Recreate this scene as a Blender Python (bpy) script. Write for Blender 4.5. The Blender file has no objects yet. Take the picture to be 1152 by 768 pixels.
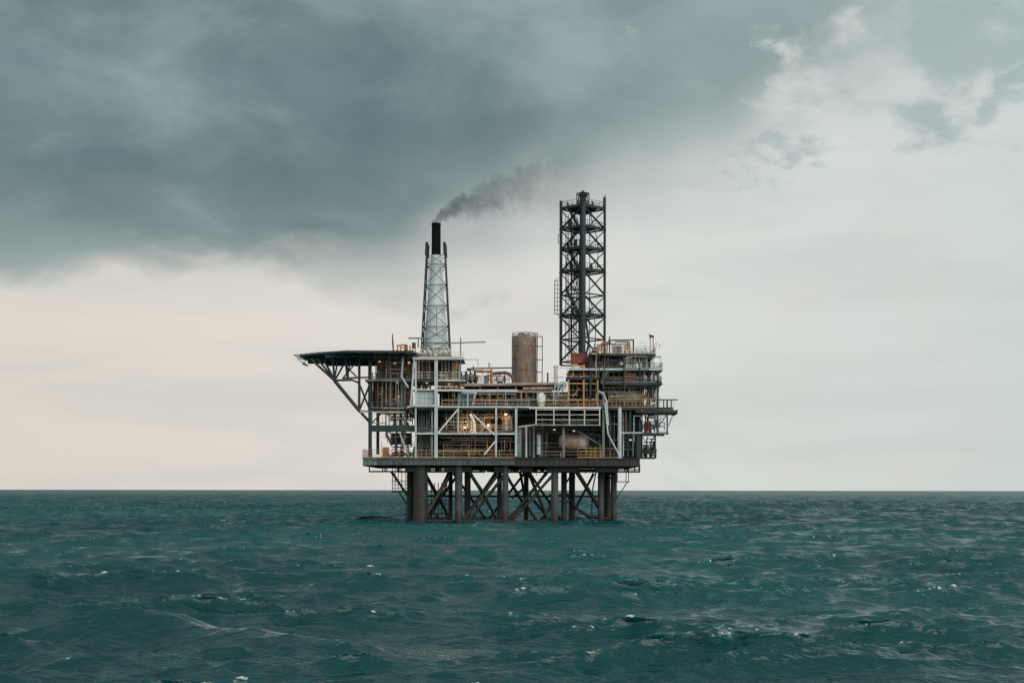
import bpy, math, random
import numpy as np
from mathutils import Vector
R = math.radians
random.seed(7)
scene = bpy.context.scene
col = scene.collection

# ------------------------------------------------------------------ camera figures
FPX = 1602.0      # focal length in pixels of the 1152 px wide photograph (about 50 mm)
DIST = 267.0      # metres from the camera to the front face of the platform
EYE = 6.3         # camera height above the water
HOR = 551.0       # row of the horizon

def P(px, py, Y=0.0):
    """metres from the measured photograph position of a point lying Y metres behind the front face"""
    s = FPX / (DIST + Y)
    return Vector(((px - 576.0) / s, Y, EYE + (HOR - py) / s))
def ZZ(py, Y=0.0): return P(576, py, Y).z
def XX(px, Y=0.0): return P(px, HOR, Y).x

# ------------------------------------------------------------------ object helpers
LABELS = {}
def tag(o, label, cat, group=None, kind=None):
    o['label'] = label
    o['category'] = cat
    if group: o['group'] = group
    if kind: o['kind'] = kind
    LABELS.setdefault(label, []).append((o.name, group))
    return o
def thing(name, label, cat, loc=(0, 0, 0), group=None, rz=0.0):
    o = bpy.data.objects.new(name, None)
    o.empty_display_size = 0.3
    col.objects.link(o)
    o.location = loc
    o.rotation_euler = (0, 0, rz)
    return tag(o, label, cat, group)
def root_loc(o):
    while o.parent is not None: o = o.parent
    return Vector(o.location)
def copy_tree(o, parent=None):
    c = o.copy()
    col.objects.link(c)
    c.parent = parent
    for ch in list(o.children): copy_tree(ch, c)
    return c

class MB:
    """collects shapes and links them as one mesh object"""
    def __init__(s): s.v = []; s.f = []; s.sm = []
    def add(s, vs, fs, smooth=False):
        b = len(s.v)
        s.v.extend([tuple(v) for v in vs])
        s.f.extend([tuple(i + b for i in f) for f in fs])
        s.sm.extend([smooth] * len(fs))
        return s
    def box(s, lo, hi):
        x0, y0, z0 = lo; x1, y1, z1 = hi
        v = [(x0,y0,z0),(x1,y0,z0),(x1,y1,z0),(x0,y1,z0),(x0,y0,z1),(x1,y0,z1),(x1,y1,z1),(x0,y1,z1)]
        return s.add(v, [(3,2,1,0),(4,5,6,7),(0,1,5,4),(1,2,6,5),(2,3,7,6),(3,0,4,7)])
    def beam(s, a, b, w, h=None):
        a = Vector(a); b = Vector(b); h = w if h is None else h
        d = (b - a).normalized()
        up = Vector((0,0,1)) if abs(d.z) < .9 else Vector((0,1,0))
        x = d.cross(up).normalized() * (w/2); z = x.cross(d).normalized() * (h/2)
        v = [a-x-z, a+x-z, a+x+z, a-x+z, b-x-z, b+x-z, b+x+z, b-x+z]
        return s.add(v, [(0,1,2,3),(7,6,5,4),(0,4,5,1),(1,5,6,2),(2,6,7,3),(3,7,4,0)])
    def ibeam(s, a, b, w, h, t=.06):
        a = Vector(a); b = Vector(b)
        d = (b - a).normalized()
        up = Vector((0,0,1)) if abs(d.z) < .9 else Vector((0,1,0))
        x = d.cross(up).normalized(); z = x.cross(d).normalized()
        s.beam(a + z*(h/2-t/2), b + z*(h/2-t/2), w, t)
        s.beam(a - z*(h/2-t/2), b - z*(h/2-t/2), w, t)
        return s.beam(a, b, t, h-2*t-.004)
    def tube(s, a, b, r, n=8, r2=None, cap=True):
        return s.path([a, b], r, n, r2, cap)
    def path(s, pts, r, n=8, r2=None, cap=True):
        pts = [Vector(p) for p in pts]
        m = len(pts); vs = []; fs = []
        dirs = []
        for i in range(m):
            if i == 0: d = pts[1]-pts[0]
            elif i == m-1: d = pts[-1]-pts[-2]
            else: d = (pts[i]-pts[i-1]).normalized() + (pts[i+1]-pts[i]).normalized()
            dirs.append(d.normalized() if d.length > 1e-9 else Vector((0,0,1)))
        ref = Vector((0,0,1)) if abs(dirs[0].z) < .9 else Vector((0,1,0))
        x = dirs[0].cross(ref).normalized()
        for i in range(m):
            d = dirs[i]
            x = (x - d * x.dot(d)).normalized(); y = d.cross(x)
            rr = r if r2 is None else r + (r2-r)*i/(m-1)
            k = 1.0
            if 0 < i < m-1:
                c = max(.5, d.dot((pts[i]-pts[i-1]).normalized())); k = 1/c
            for j in range(n):
                t = 2*math.pi*j/n
                vs.append(pts[i] + x*math.cos(t)*rr*(k if k < 1.3 else 1.3) + y*math.sin(t)*rr)
        for i in range(m-1):
            for j in range(n):
                j2 = (j+1) % n
                fs.append((i*n+j, i*n+j2, (i+1)*n+j2, (i+1)*n+j))
        s.add(vs, fs, True)
        if cap:
            s.add(vs[:n], [tuple(range(n))[::-1]])
            s.add(vs[-n:], [tuple(range(n))])
        return s
    def lathe(s, c, prof, n=24, axis='z', smooth=True):
        c = Vector(c); vs = []; fs = []; m = len(prof)
        for r, h in prof:
            for j in range(n):
                t = 2*math.pi*j/n
                a, b = r*math.cos(t), r*math.sin(t)
                vs.append(c + (Vector((a,b,h)) if axis == 'z' else Vector((h,a,b)) if axis == 'x' else Vector((b,h,a))))
        for i in range(m-1):
            for j in range(n):
                j2 = (j+1) % n
                fs.append((i*n+j, i*n+j2, (i+1)*n+j2, (i+1)*n+j))
        s.add(vs, fs, smooth)
        s.add(vs[:n], [tuple(range(n))[::-1]]); s.add(vs[-n:], [tuple(range(n))])
        return s
    def prism(s, pts, z0, z1):
        n = len(pts)
        v = [(x,y,z0) for x,y in pts] + [(x,y,z1) for x,y in pts]
        f = [tuple(range(n))[::-1], tuple(range(n,2*n))] + [(i,(i+1)%n,n+(i+1)%n,n+i) for i in range(n)]
        return s.add(v, f)
    def rail(s, pts, h=1.1, r=.045, step=1.7, bars=2, toe=True, closed=False):
        pts = [Vector(p) for p in pts]
        if closed: pts = pts + [pts[0]]
        for a, b in zip(pts[:-1], pts[1:]):
            L = (b-a).length; n = max(1, round(L/step))
            for k in range(n+1):
                p = a.lerp(b, k/n)
                s.tube(p, p+Vector((0,0,h)), r, 5)
            for k in range(1, bars+1):
                o = Vector((0,0,h*k/bars))
                s.tube(a+o, b+o, r*(1.0 if k == bars else .75), 5)
            if toe: s.beam(a+Vector((0,0,.1)), b+Vector((0,0,.1)), .03, .16)
        return s
    def ladder(s, a, b, w=.5, r=.035, axis=Vector((1,0,0)), step=.45):
        a = Vector(a); b = Vector(b); o = axis*(w/2)
        s.tube(a-o, b-o, r, 5); s.tube(a+o, b+o, r, 5)
        n = int((b-a).length/step)
        for k in range(1, n):
            p = a.lerp(b, k/n); s.tube(p-o, p+o, r*.8, 4)
        return s
    def stair(s, a, b, w=.8, axis=Vector((0,1,0)), rail=True, r=.04):
        a = Vector(a); b = Vector(b); o = axis*(w/2)
        for sg in (-1, 1):
            s.beam(a+o*sg, b+o*sg, .06, .22)
            if rail:
                for hh in (.55, 1.0):
                    z = Vector((0,0,hh)); s.tube(a+o*sg+z, b+o*sg+z, r, 5)
                for k in range(4):
                    p = a.lerp(b, k/3)+o*sg; s.tube(p, p+Vector((0,0,1.0)), r, 5)
        n = max(3, int(abs(b.z-a.z)/.25))
        for k in range(1, n):
            p = a.lerp(b, k/n); s.beam(p-o, p+o, .22, .04)
        return s
    def build(s, name, mat, parent=None, local=False):
        me = bpy.data.meshes.new(name)
        off = Vector((0,0,0)) if (local or parent is None) else root_loc(parent)
        me.from_pydata([(v[0]-off.x, v[1]-off.y, v[2]-off.z) for v in s.v], [], s.f)
        me.polygons.foreach_set('use_smooth', s.sm)
        me.materials.append(mat)
        me.update()
        if any(s.sm): me.set_sharp_from_angle(angle=R(32))
        o = bpy.data.objects.new(name, me)
        col.objects.link(o)
        if parent is not None: o.parent = parent
        return o

# ------------------------------------------------------------------ materials
class NT:
    def __init__(s, tree): s.t = tree; s.n = tree.nodes; s.l = tree.links
    def node(s, typ, **kw):
        n = s.n.new(typ)
        for k, v in kw.items(): setattr(n, k, v)
        return n
    def put(s, sock, v):
        if isinstance(v, bpy.types.NodeSocket): s.l.new(v, sock)
        elif v is not None: sock.default_value = v
    def m(s, op, a, b=None, c=None, clamp=False):
        n = s.node('ShaderNodeMath', operation=op, use_clamp=clamp)
        s.put(n.inputs[0], a)
        if b is not None: s.put(n.inputs[1], b)
        if c is not None: s.put(n.inputs[2], c)
        return n.outputs[0]
    def ss(s, v, a, b, lo=0.0, hi=1.0):
        n = s.node('ShaderNodeMapRange', interpolation_type='SMOOTHSTEP')
        s.put(n.inputs[0], v); s.put(n.inputs[1], a); s.put(n.inputs[2], b); s.put(n.inputs[3], lo); s.put(n.inputs[4], hi)
        return n.outputs[0]
    def mix(s, f, a, b, blend='MIX'):
        n = s.node('ShaderNodeMix', data_type='RGBA', blend_type=blend)
        s.put(n.inputs[0], f); s.put(n.inputs[6], a); s.put(n.inputs[7], b)
        return n.outputs[2]
    def noise(s, vec, scale=1.0, detail=4.0, rough=.5, dist=0.0, dim='3D'):
        n = s.node('ShaderNodeTexNoise', noise_dimensions=dim)
        s.put(n.inputs['Vector'], vec); n.inputs['Scale'].default_value = scale
        n.inputs['Detail'].default_value = detail; n.inputs['Roughness'].default_value = rough
        n.inputs['Distortion'].default_value = dist
        return n.outputs[0]
    def ramp(s, v, stops, interp='LINEAR'):
        n = s.node('ShaderNodeValToRGB'); cr = n.color_ramp; cr.interpolation = interp
        while len(cr.elements) > 1: cr.elements.remove(cr.elements[-1])
        for i, (p, c) in enumerate(stops):
            e = cr.elements[0] if i == 0 else cr.elements.new(p)
            e.position = p
            c = (c, c, c) if isinstance(c, (int, float)) else c
            e.color = (*c[:3], 1)
        s.put(n.inputs[0], v)
        return n.outputs[0]
    def xyz(s, x, y, z):
        n = s.node('ShaderNodeCombineXYZ')
        for i, v in enumerate((x, y, z)): s.put(n.inputs[i], v)
        return n.outputs[0]
    def scale(s, v, k):
        n = s.node('ShaderNodeVectorMath', operation='MULTIPLY'); s.put(n.inputs[0], v); n.inputs[1].default_value = k
        return n.outputs[0]

def srgb(r, g, b):
    return tuple(((c/255)/12.92 if c/255 <= .04045 else ((c/255+.055)/1.055)**2.4) for c in (r, g, b))
def c4(c): return (*c[:3], 1)

def paint(name, c, rough=.55, metal=0.0, rust=.25, rustc=(.13,.055,.025), var=.25, tide=None):
    """weathered paint: uneven tone, vertical rust runs, dirt"""
    m = bpy.data.materials.new(name); m.use_nodes = True
    t = NT(m.node_tree); bs = t.n['Principled BSDF']
    tc = t.node('ShaderNodeTexCoord').outputs['Object']
    n1 = t.noise(t.scale(tc, (1, 1, .28)), 1.1, 7, .65)
    n2 = t.noise(tc, .45, 3, .5)
    n3 = t.noise(tc, 6.0, 3, .6)
    dark = tuple(x*(1-var) for x in c); lite = tuple(min(.9, x*(1+var)) for x in c)
    cc = t.mix(t.ss(n2, .3, .7), c4(dark), c4(lite))
    cc = t.mix(t.m('MULTIPLY', t.ss(n3, .5, .75), .35), cc, c4(tuple(x*.55 for x in c)))
    lo = .72 - rust*.45
    f = t.m('MULTIPLY', t.ss(n1, lo, lo+.16), .85)
    cc = t.mix(f, cc, c4(rustc))
    if tide is not None:                     # the splash zone: growth and rust that sit on the steel
        z = t.node('ShaderNodeSeparateXYZ'); t.put(z.inputs[0], tc)
        zz = t.m('ADD', z.outputs[2], t.m('MULTIPLY', t.m('SUBTRACT', n1, .5), 2.2))
        cc = t.mix(t.ss(zz, tide+2.6, tide+.9), cc, c4((.05,.032,.025)))
        cc = t.mix(t.ss(zz, tide+1.1, tide-.1), cc, c4((.022,.026,.02)))
    t.put(bs.inputs['Base Color'], cc)
    t.put(bs.inputs['Roughness'], t.m('ADD', t.m('MULTIPLY', f, .3), rough, clamp=True))
    bs.inputs['Metallic'].default_value = metal
    bp = t.node('ShaderNodeBump'); bp.inputs['Strength'].default_value = .25; bp.inputs['Distance'].default_value = .03
    t.put(bp.inputs['Height'], n3); t.put(bs.inputs['Normal'], bp.outputs[0])
    return m

def lamp_mat(name, c, k):
    m = bpy.data.materials.new(name); m.use_nodes = True
    b = m.node_tree.nodes['Principled BSDF']
    b.inputs['Base Color'].default_value = c4(c); b.inputs['Emission Color'].default_value = c4(c)
    b.inputs['Emission Strength'].default_value = k
    return m

M = dict(
    girderdark=paint('dark_girder_paint', (.028,.034,.035), rust=.5, rustc=(.085,.045,.028)),
    heli=paint('helideck_steel', (.04,.075,.075), rust=.2),
    black=paint('soot_black', (.005,.006,.007), rust=.05, rustc=(.008,.008,.008), rough=.8),
    dark=paint('dark_steel', (.022,.034,.037), rust=.22),
    darker=paint('black_steel', (.011,.015,.016), rust=.15),
    teal=paint('dark_teal_steel', (.022,.045,.05), rust=.2),
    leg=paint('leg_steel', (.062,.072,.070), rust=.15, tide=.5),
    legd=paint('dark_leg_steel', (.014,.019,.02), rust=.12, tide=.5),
    legbrown=paint('rusty_leg_steel', (.040,.038,.036), rust=.25, tide=.5),
    girder=paint('girder_paint', (.085,.115,.12), rust=.42),
    grey=paint('grey_steel', (.17,.205,.21), rust=.25),
    pale=paint('pale_steel', (.56,.615,.60), rust=.26, rustc=(.24,.15,.09), var=.12),
    white=paint('white_paint', (.82,.83,.81), rust=.12, rustc=(.3,.2,.13), var=.08),
    clad=paint('pale_cladding', (.50,.58,.57), rust=.1, var=.12, rustc=(.3,.27,.22)),
    tan=paint('tan_rail_paint', (.46,.31,.20), rust=.3, rustc=(.22,.09,.04)),
    yellow=paint('yellow_paint', (.56,.37,.13), rust=.3, rustc=(.25,.1,.03)),
    orange=paint('orange_rust', (.50,.20,.065), rust=.5, rustc=(.14,.05,.02), var=.35),
    brown=paint('brown_steel', (.135,.085,.055), rust=.4, rustc=(.2,.08,.03), var=.35),
    tank=paint('weathered_tank', (.25,.195,.15), rust=.55, rustc=(.19,.105,.065), rough=.45, var=.2, metal=.2),
    vessel=paint('vessel_paint', (.60,.52,.44), rust=.35, rustc=(.26,.14,.09), rough=.4),
    pinkv=paint('faded_pink_vessel', (.44,.31,.25), rust=.3, rustc=(.30,.15,.09), rough=.4),
    red=paint('red_paint', (.27,.045,.035), rust=.35),
    pink=paint('faded_red_pipe', (.40,.29,.25), rust=.35, rustc=(.22,.11,.07)),
    sky=paint('pale_blue_sheet', (.66,.77,.79), rust=.06, var=.1, rustc=(.3,.3,.28)),
    blue=paint('blue_paint', (.05,.15,.2), rust=.15),
    rail=paint('cream_white_rail', (.66,.63,.55), rust=.3, rustc=(.35,.2,.11)),
    cream=paint('cream_paint', (.55,.50,.40), rust=.25, rustc=(.3,.16,.08)),
    glow=lamp_mat('lamp_glow', (1.0,.86,.68), .22),
)

M['black'].node_tree.nodes['Principled BSDF'].inputs['Specular IOR Level'].default_value = .12

# ------------------------------------------------------------------ water
PACKETS = [  # single larger waves seen in the photograph: x, y (from the camera), height, wavelength, half width along and across the crest, heading
]
def packet(px, py, amp, lam, wl, wa, head=0.0):
    r = EYE*FPX/(py-HOR); PACKETS.append(((px-576)/FPX*r, r, amp*1.1, lam, wl, wa, head))
packet(160, 724, 1.2, 11, 4.0, 2.4, R(8)); packet(275, 732, .85, 10, 3.6, 2.3, R(-10)); packet(40, 740, .35, 8, 3, 2.4)
packet(760, 752, .3, 11, 5, 3, R(6)); packet(640, 680, .55, 11, 4.5, 3.2, R(5)); packet(560, 684, .45, 11, 4.5, 3)
packet(440, 645, .5, 12, 6, 4); packet(1060, 634, .6, 14, 9, 5, R(-6)); packet(180, 632, .5, 12, 8, 4)
packet(1000, 700, .4, 9, 4, 3); packet(900, 712, .22, 11, 5, 3, R(-5)); packet(1080, 716, .35, 8, 3, 2.5)
packet(600, 602, .62, 24, 32, 9, R(4)); packet(700, 603, .4, 20, 20, 8, R(-3)); packet(390, 601, .5, 18, 14, 8)
packet(930, 586, .7, 22, 12, 9); packet(210, 660, .45, 10, 5, 3); packet(60, 616, .4, 14, 9, 5)

LEGS_XY = []
HR = .0032       # row spacing of the water mesh, as a share of the distance
def build_sea():
    rng = np.random.default_rng(11)
    fine = np.arange(-25.0, 25.001, .05)
    coarse = np.linspace(25, 335, 78)[1:-1]
    th = np.radians(np.concatenate([fine, coarse]))
    rows = [.05, 4, 8, 12, 16, 20, 24, 28, 31, 33.5, 36]
    while rows[-1] < 38000:
        q = rows[-1]; rows.append(q + (HR*q if q < 170 else max(HR*170, .0031*(q-520)) if q < 4000 else .02*q))
    r = np.array(rows); dr = np.gradient(r)
    nt, nr = len(th), len(r)
    TH, RR = np.meshgrid(th, r)
    X0 = (RR*np.sin(TH)).astype(np.float32).ravel(); Y0 = (RR*np.cos(TH)).astype(np.float32).ravel()
    Rf = RR.astype(np.float32).ravel()
    cell = np.where(np.abs(np.where(TH > math.pi, TH-2*math.pi, TH)) < R(25.3), np.maximum(dr[:, None], .00087*RR), .07*RR).astype(np.float32).ravel()
    dx = np.zeros_like(X0); dy = np.zeros_like(X0); z = np.zeros_like(X0)
    jxx = np.zeros_like(X0); jyy = np.zeros_like(X0); jxy = np.zeros_like(X0); lost = np.zeros_like(X0)
    N = 110
    lam = np.exp(np.linspace(math.log(34), math.log(.5), N)) * rng.uniform(.96, 1.04, N)
    lp = 14.5
    # energy per log-wavelength: steep fall above the peak, k^-2.6 tail below it
    amp = lam**1.43 * np.exp(-1.0*(lam/lp)**2.0)
    amp *= .285 / math.sqrt((amp**2).sum()/2)
    spread = .28 + .45*np.clip(1 - lam/8, 0, 1)**1.5
    ang = rng.normal(0, 1, N)*spread + math.pi/2*-1 + .22      # running towards the viewer
    ph = rng.uniform(0, 2*math.pi, N)
    # patchiness: gusts make some areas rougher
    gust = 1.0 + .45*np.sin(X0/61+1.1*np.sin(Y0/83)) * np.sin(Y0/97+.7) + .3*np.sin(X0/17+Y0/29+1.7*np.sin(Y0/41))*np.sin(Y0/23-X0/53)
    zl = None
    for L, a, t, p in zip(lam, amp, ang, ph):
        k = 2*math.pi/L; c, s = math.cos(t), math.sin(t)
        k2 = 2*math.pi/L
        ok = np.nonzero(dr < L/1.9)[0]; sel = slice(0, (int(ok[-1])+1)*nt)
        full = (k2*a)**2/2
        lost[:] += full
        cut = np.clip((L/cell[sel] - 2.0)/1.6, 0, 1)
        w = cut*a
        lost[sel] -= full*cut*cut
        if L < 3.2:
            if zl is None: zl = np.clip(gust*(1 + .9*z/.25), .12, 2.6)     # short waves ride steeper on the crests and in the gusts
            w = w*zl[sel]
        q = k*(c*X0[sel] + s*Y0[sel]) + p
        sn, cs = np.sin(q), np.cos(q)
        z[sel] += w*cs
        Q = 1.02
        dx[sel] -= Q*w*c*sn; dy[sel] -= Q*w*s*sn
        g = Q*w*k*cs
        jxx[sel] -= g*c*c; jyy[sel] -= g*s*s; jxy[sel] -= g*c*s
    for (cx, cy, a, L, wl, wa, hd) in PACKETS:
        u = (X0-cx)*math.cos(hd) + (Y0-cy)*math.sin(hd); v = -(X0-cx)*math.sin(hd) + (Y0-cy)*math.cos(hd)
        m = (np.abs(u) < 3*wl) & (np.abs(v) < 3*wa+L/2)
        uu, vv = u[m], v[m]
        vv = vv + .06*uu*np.sin(uu/wl*1.3+cx)
        e = np.exp(-(uu/wl)**2/1.4)*np.exp(-(vv/wa)**2/1.4)
        k = 2*math.pi/L
        z[m] += a*e*np.cos(k*vv)*1.0
        dy[m] -= .55*a*e*np.sin(k*vv)
        jyy[m] -= .55*a*e*k*np.cos(k*vv)
    J = (1+jxx)*(1+jyy) - jxy**2
    foam = np.minimum(.49, .64*np.clip((.62 - J)/.5, 0, 1)**.9)*np.clip((z+.02)/.3, 0, 1)
    crestlight_aer = np.clip((.5 - J)/.9, 0, 1)*np.clip((z+.05)/.35, 0, 1)  # steep raised crests: mask for painted light through thin water, and for aerated water
    # foam trailing round the legs in the wash
    for lx, ly, lr in LEGS_XY:
        d = np.hypot(X0-lx, Y0-(ly+DIST))
        mm = d < 9
        run = np.exp(-((d[mm]-lr)/1.3)**2)*(.55+.45*np.sin(X0[mm]*1.9+lx)*np.cos(Y0[mm]*1.3+ly))
        z[mm] += .5*run
        foam[mm] = np.maximum(foam[mm], .8*run); crestlight_aer[mm] = np.maximum(crestlight_aer[mm], .5*np.exp(-((d[mm]-lr)/2.5)**2))
    X = X0+dx; Y = Y0+dy
    co = np.stack([X, Y-DIST, z], 1)
    idx = np.arange(nr*nt, dtype=np.int32).reshape(nr, nt)
    a = idx[:-1, :]; b = np.roll(idx, -1, 1)[:-1, :]; c = np.roll(idx, -1, 1)[1:, :]; d = idx[1:, :]
    quads = np.stack([a, d, c, b], -1).reshape(-1, 4)
    me = bpy.data.meshes.new('sea')
    me.vertices.add(len(co)); me.vertices.foreach_set('co', co.astype(np.float32).ravel())
    me.loops.add(quads.size); me.loops.foreach_set('vertex_index', quads.ravel())
    me.polygons.add(len(quads)); me.polygons.foreach_set('loop_start', np.arange(0, quads.size, 4, dtype=np.int32))
    me.polygons.foreach_set('loop_total', np.full(len(quads), 4, dtype=np.int32))
    me.polygons.foreach_set('use_smooth', np.ones(len(quads), dtype=bool))
    at = me.attributes.new('foam', 'FLOAT', 'POINT'); at.data.foreach_set('value', foam.astype(np.float32))
    # slopes of the waves too short for the mesh at this spacing: they make the surface rougher
    chop = np.sqrt(np.sqrt(np.clip(2*lost, 0, None)*.20 + .008**2))
    print('chop', float(chop[nt*40]), float(chop[nt*600]), float(chop[-nt*60]), 'rows', nr, 'verts', nr*nt)
    at = me.attributes.new('crestlight_bubbles', 'FLOAT', 'POINT'); at.data.foreach_set('value', crestlight_aer.astype(np.float32))
    at = me.attributes.new('chop', 'FLOAT', 'POINT'); at.data.foreach_set('value', chop.astype(np.float32))
    me.update(calc_edges=True); me.validate()
    m = bpy.data.materials.new('sea_water'); m.use_nodes = True
    t = NT(m.node_tree); bs = t.n['Principled BSDF']
    geo = t.node('ShaderNodeNewGeometry').outputs['Position']
    fa = t.node('ShaderNodeAttribute', attribute_name='foam').outputs['Fac']
    # water body: patches of slightly greener and greyer water
    big = t.noise(t.scale(geo, (.012, .006, 0)), 1, 3, .5)
    body = t.mix(t.ss(big, .35, .65), c4((.0040,.046,.052)), c4((.010,.076,.081)))
    # foam: lace broken by noise
    n1 = t.noise(t.scale(geo, (.8, 1.2, 1)), 1.3, 5, .66, 1.0)
    n2 = t.noise(t.scale(geo, (.8, 1.7, 1)), 2.6, 4, .6)
    v = t.m('ADD', t.m('MULTIPLY', n1, .55), t.m('MULTIPLY', n2, .45))
    lo = t.m('SUBTRACT', .76, t.m('MULTIPLY', fa, .42))
    f = t.m('MULTIPLY', t.ss(v, lo, t.m('ADD', lo, .07)), t.ss(fa, .02, .15))
    body = t.mix(t.m('MULTIPLY', t.node('ShaderNodeAttribute', attribute_name='crestlight_bubbles').outputs['Fac'], t.ss(n1, .40, .62, .05, .7)), body, c4((.025,.15,.145)))  # turquoise crest translucency painted into the body colour, together with bubbles of breaking water
    # faint streaks of spent foam drawn out along the wind
    st = t.noise(t.scale(geo, (.16, .55, 1)), 1.0, 7, .72, .9)
    st2 = t.noise(t.scale(geo, (.03, .02, 0)), 1.0, 2, .5)
    streak = t.m('MULTIPLY', t.m('MULTIPLY', t.ss(st, .60, .74), t.ss(st2, .46, .66)), .16)
    f = t.m('MAXIMUM', f, streak)
    t.put(bs.inputs['Base Color'], t.mix(f, body, c4((.62,.68,.68))))
    t.put(bs.inputs['Roughness'], t.m('ADD', t.m('MULTIPLY', t.m('MAXIMUM', t.node('ShaderNodeAttribute', attribute_name='chop').outputs['Fac'], .06), t.ss(t.noise(t.scale(geo, (.025, .035, 0)), 1.0, 7, .7, .8), .3, .7, .72, 1.15)), t.m('MULTIPLY', f, .4), clamp=True))
    bs.inputs['IOR'].default_value = 1.333
    # ripples
    b1 = t.noise(t.scale(geo, (.42, 1.15, 1)), 1.0, 3, .58, .8)
    b2 = t.noise(t.scale(geo, (.7, 1.6, 1)), 2.6, 2, .5, .3)
    bp = t.node('ShaderNodeBump'); bp.inputs['Strength'].default_value = 1.0; bp.inputs['Distance'].default_value = .24
    t.put(bp.inputs['Height'], t.m('ADD', b1, t.m('MULTIPLY', b2, .22)))
    t.put(bs.inputs['Normal'], bp.outputs[0])
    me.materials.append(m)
    o = bpy.data.objects.new('sea', me); col.objects.link(o)
    o['kind'] = 'structure'; o['label'] = 'choppy dark teal sea with small whitecaps reaching the horizon'
    return o

# ================================================================== THE PLATFORM
plat = thing('oil_platform', 'dark steel offshore platform standing on thick legs in the choppy sea', 'oil platform', (0, 13, 0))
Z1 = ZZ(515)     # lower deck
Z2 = ZZ(458)     # main upper deck
Z15 = ZZ(487.5)  # walkway level between them

# ---- legs: px centre, width px, Y, material
def leg(px, wpx, Y, mat, top=523, flare=0):
    s = FPX/(DIST+Y); x = XX(px, Y); r = wpx/2/s
    zt = Z1 - 1.4
    mb = MB(); pts = [(x, Y, -6), (x, Y, 2.0), (x, Y, zt)]
    mb.path(pts, r, 20)
    for z in (zt-2.2, 5.2): mb.lathe((x, Y, z), [(r, -.25), (r*1.06, -.2), (r*1.06, .2), (r, .25)], 20)
    mb.build('leg', mat, plat)
    LEGS_XY.append((x, Y, r))
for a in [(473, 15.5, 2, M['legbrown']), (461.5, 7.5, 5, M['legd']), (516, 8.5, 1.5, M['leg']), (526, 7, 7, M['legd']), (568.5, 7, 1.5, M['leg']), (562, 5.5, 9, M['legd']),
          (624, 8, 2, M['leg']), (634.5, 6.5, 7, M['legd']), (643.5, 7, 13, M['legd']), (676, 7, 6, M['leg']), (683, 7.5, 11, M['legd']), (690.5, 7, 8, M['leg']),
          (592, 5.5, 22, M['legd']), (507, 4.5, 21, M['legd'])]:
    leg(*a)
def brace(a, b, Ya, Yb, wpx, mat='legd'):
    p, q = P(*a, Ya), P(*b, Yb)
    mb = MB(); mb.tube(p, q, wpx/12.0, 12)
    d = (q-p).normalized()
    mb.tube(p, p+d*.9, wpx/12.0*1.12, 12); mb.tube(q-d*.9, q, wpx/12.0*1.12, 12)
    mb.build('brace', M[mat], plat)
for a in [((475,586),(508,531),2,4,4.5,'legbrown'), ((484,575),(516,533),9,9,3.2), ((477,531),(497,566),2,8,4.5), ((497,566),(507,586),8,10,3.5),
          ((526,578),(558,531),4,4,3.2), ((522,584),(562,531),1.5,2,3.6), ((525,588),(567,535),1.5,1.5,3.6), ((528,531),(541,551),1.5,3,4), ((541,551),(560,586),3,6,3.4),
          ((570,535),(590,568),1.5,8,3.6), ((572,586),(616,530),3,4,3.6), ((574,588),(621,535),1.5,2,3.2), ((594,530),(616,583),6,6,3.6), ((585,530),(591,562),9,12,3),
          ((591,566),(604,586),9,9,3.4), ((568,586),(590,566),8,9,2.6), ((622,560),(612,586),8,6,3), ((646,526),(674,570),2,6,5), ((645,569),(664,582),6,8,3.8), ((662,581),(690,583.5),8,8,3.4,'legbrown'),
          ((600,562),(620,586),14,14,3), ((634,548),(643,566),10,12,2.2), ((643,534),(633,548),12,10,2.2), ((475,585.5),(515,586.5),2,2,3,'legbrown'), ((518,586),(566,586),1.5,1.5,3.4,'legbrown'), ((572,587),(624,587),1.5,2,3.4,'legbrown'),
          ((618,556),(645,556),6,8,1.6), ((618,563),(646,564),6,8,1.4)]:
    brace(*a)


for p0, p1 in ((500, 531), (455, 483), (556, 573), (615, 649), (671, 696), (586, 599)):
    mb = MB(); mb.box((XX(p0), 1.2, ZZ(530.5)), (XX(p1), 5, Z1-1.6)); mb.build('leg_head', M['darker'], plat)
for a in [((440,530),(478,586),20,20,3), ((478,586),(505,531),20,20,3), ((510,532),(548,586),20,20,3), ((548,586),(590,532),20,20,3), ((596,532),(632,586),20,20,3), ((640,586),(668,532),20,20,3),
          ((475,558),(690,558),20,20,2.2), ((530,586),(545,560),10,10,2.4), ((607,586),(625,566),10,10,2.6), ((576,560),(590,548),10,10,2.4)]:
    brace(*a)

# ---- lower deck
md = thing_part = None
xl, xr = XX(408), XX(720)
deck = MB(); deck.box((xl+.1, .25, Z1-.35), (xr-.1, 26, Z1)).build('main_deck', M['darker'], plat)
main_deck = [o for o in plat.children if o.name.startswith('main_deck')][0]
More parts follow.
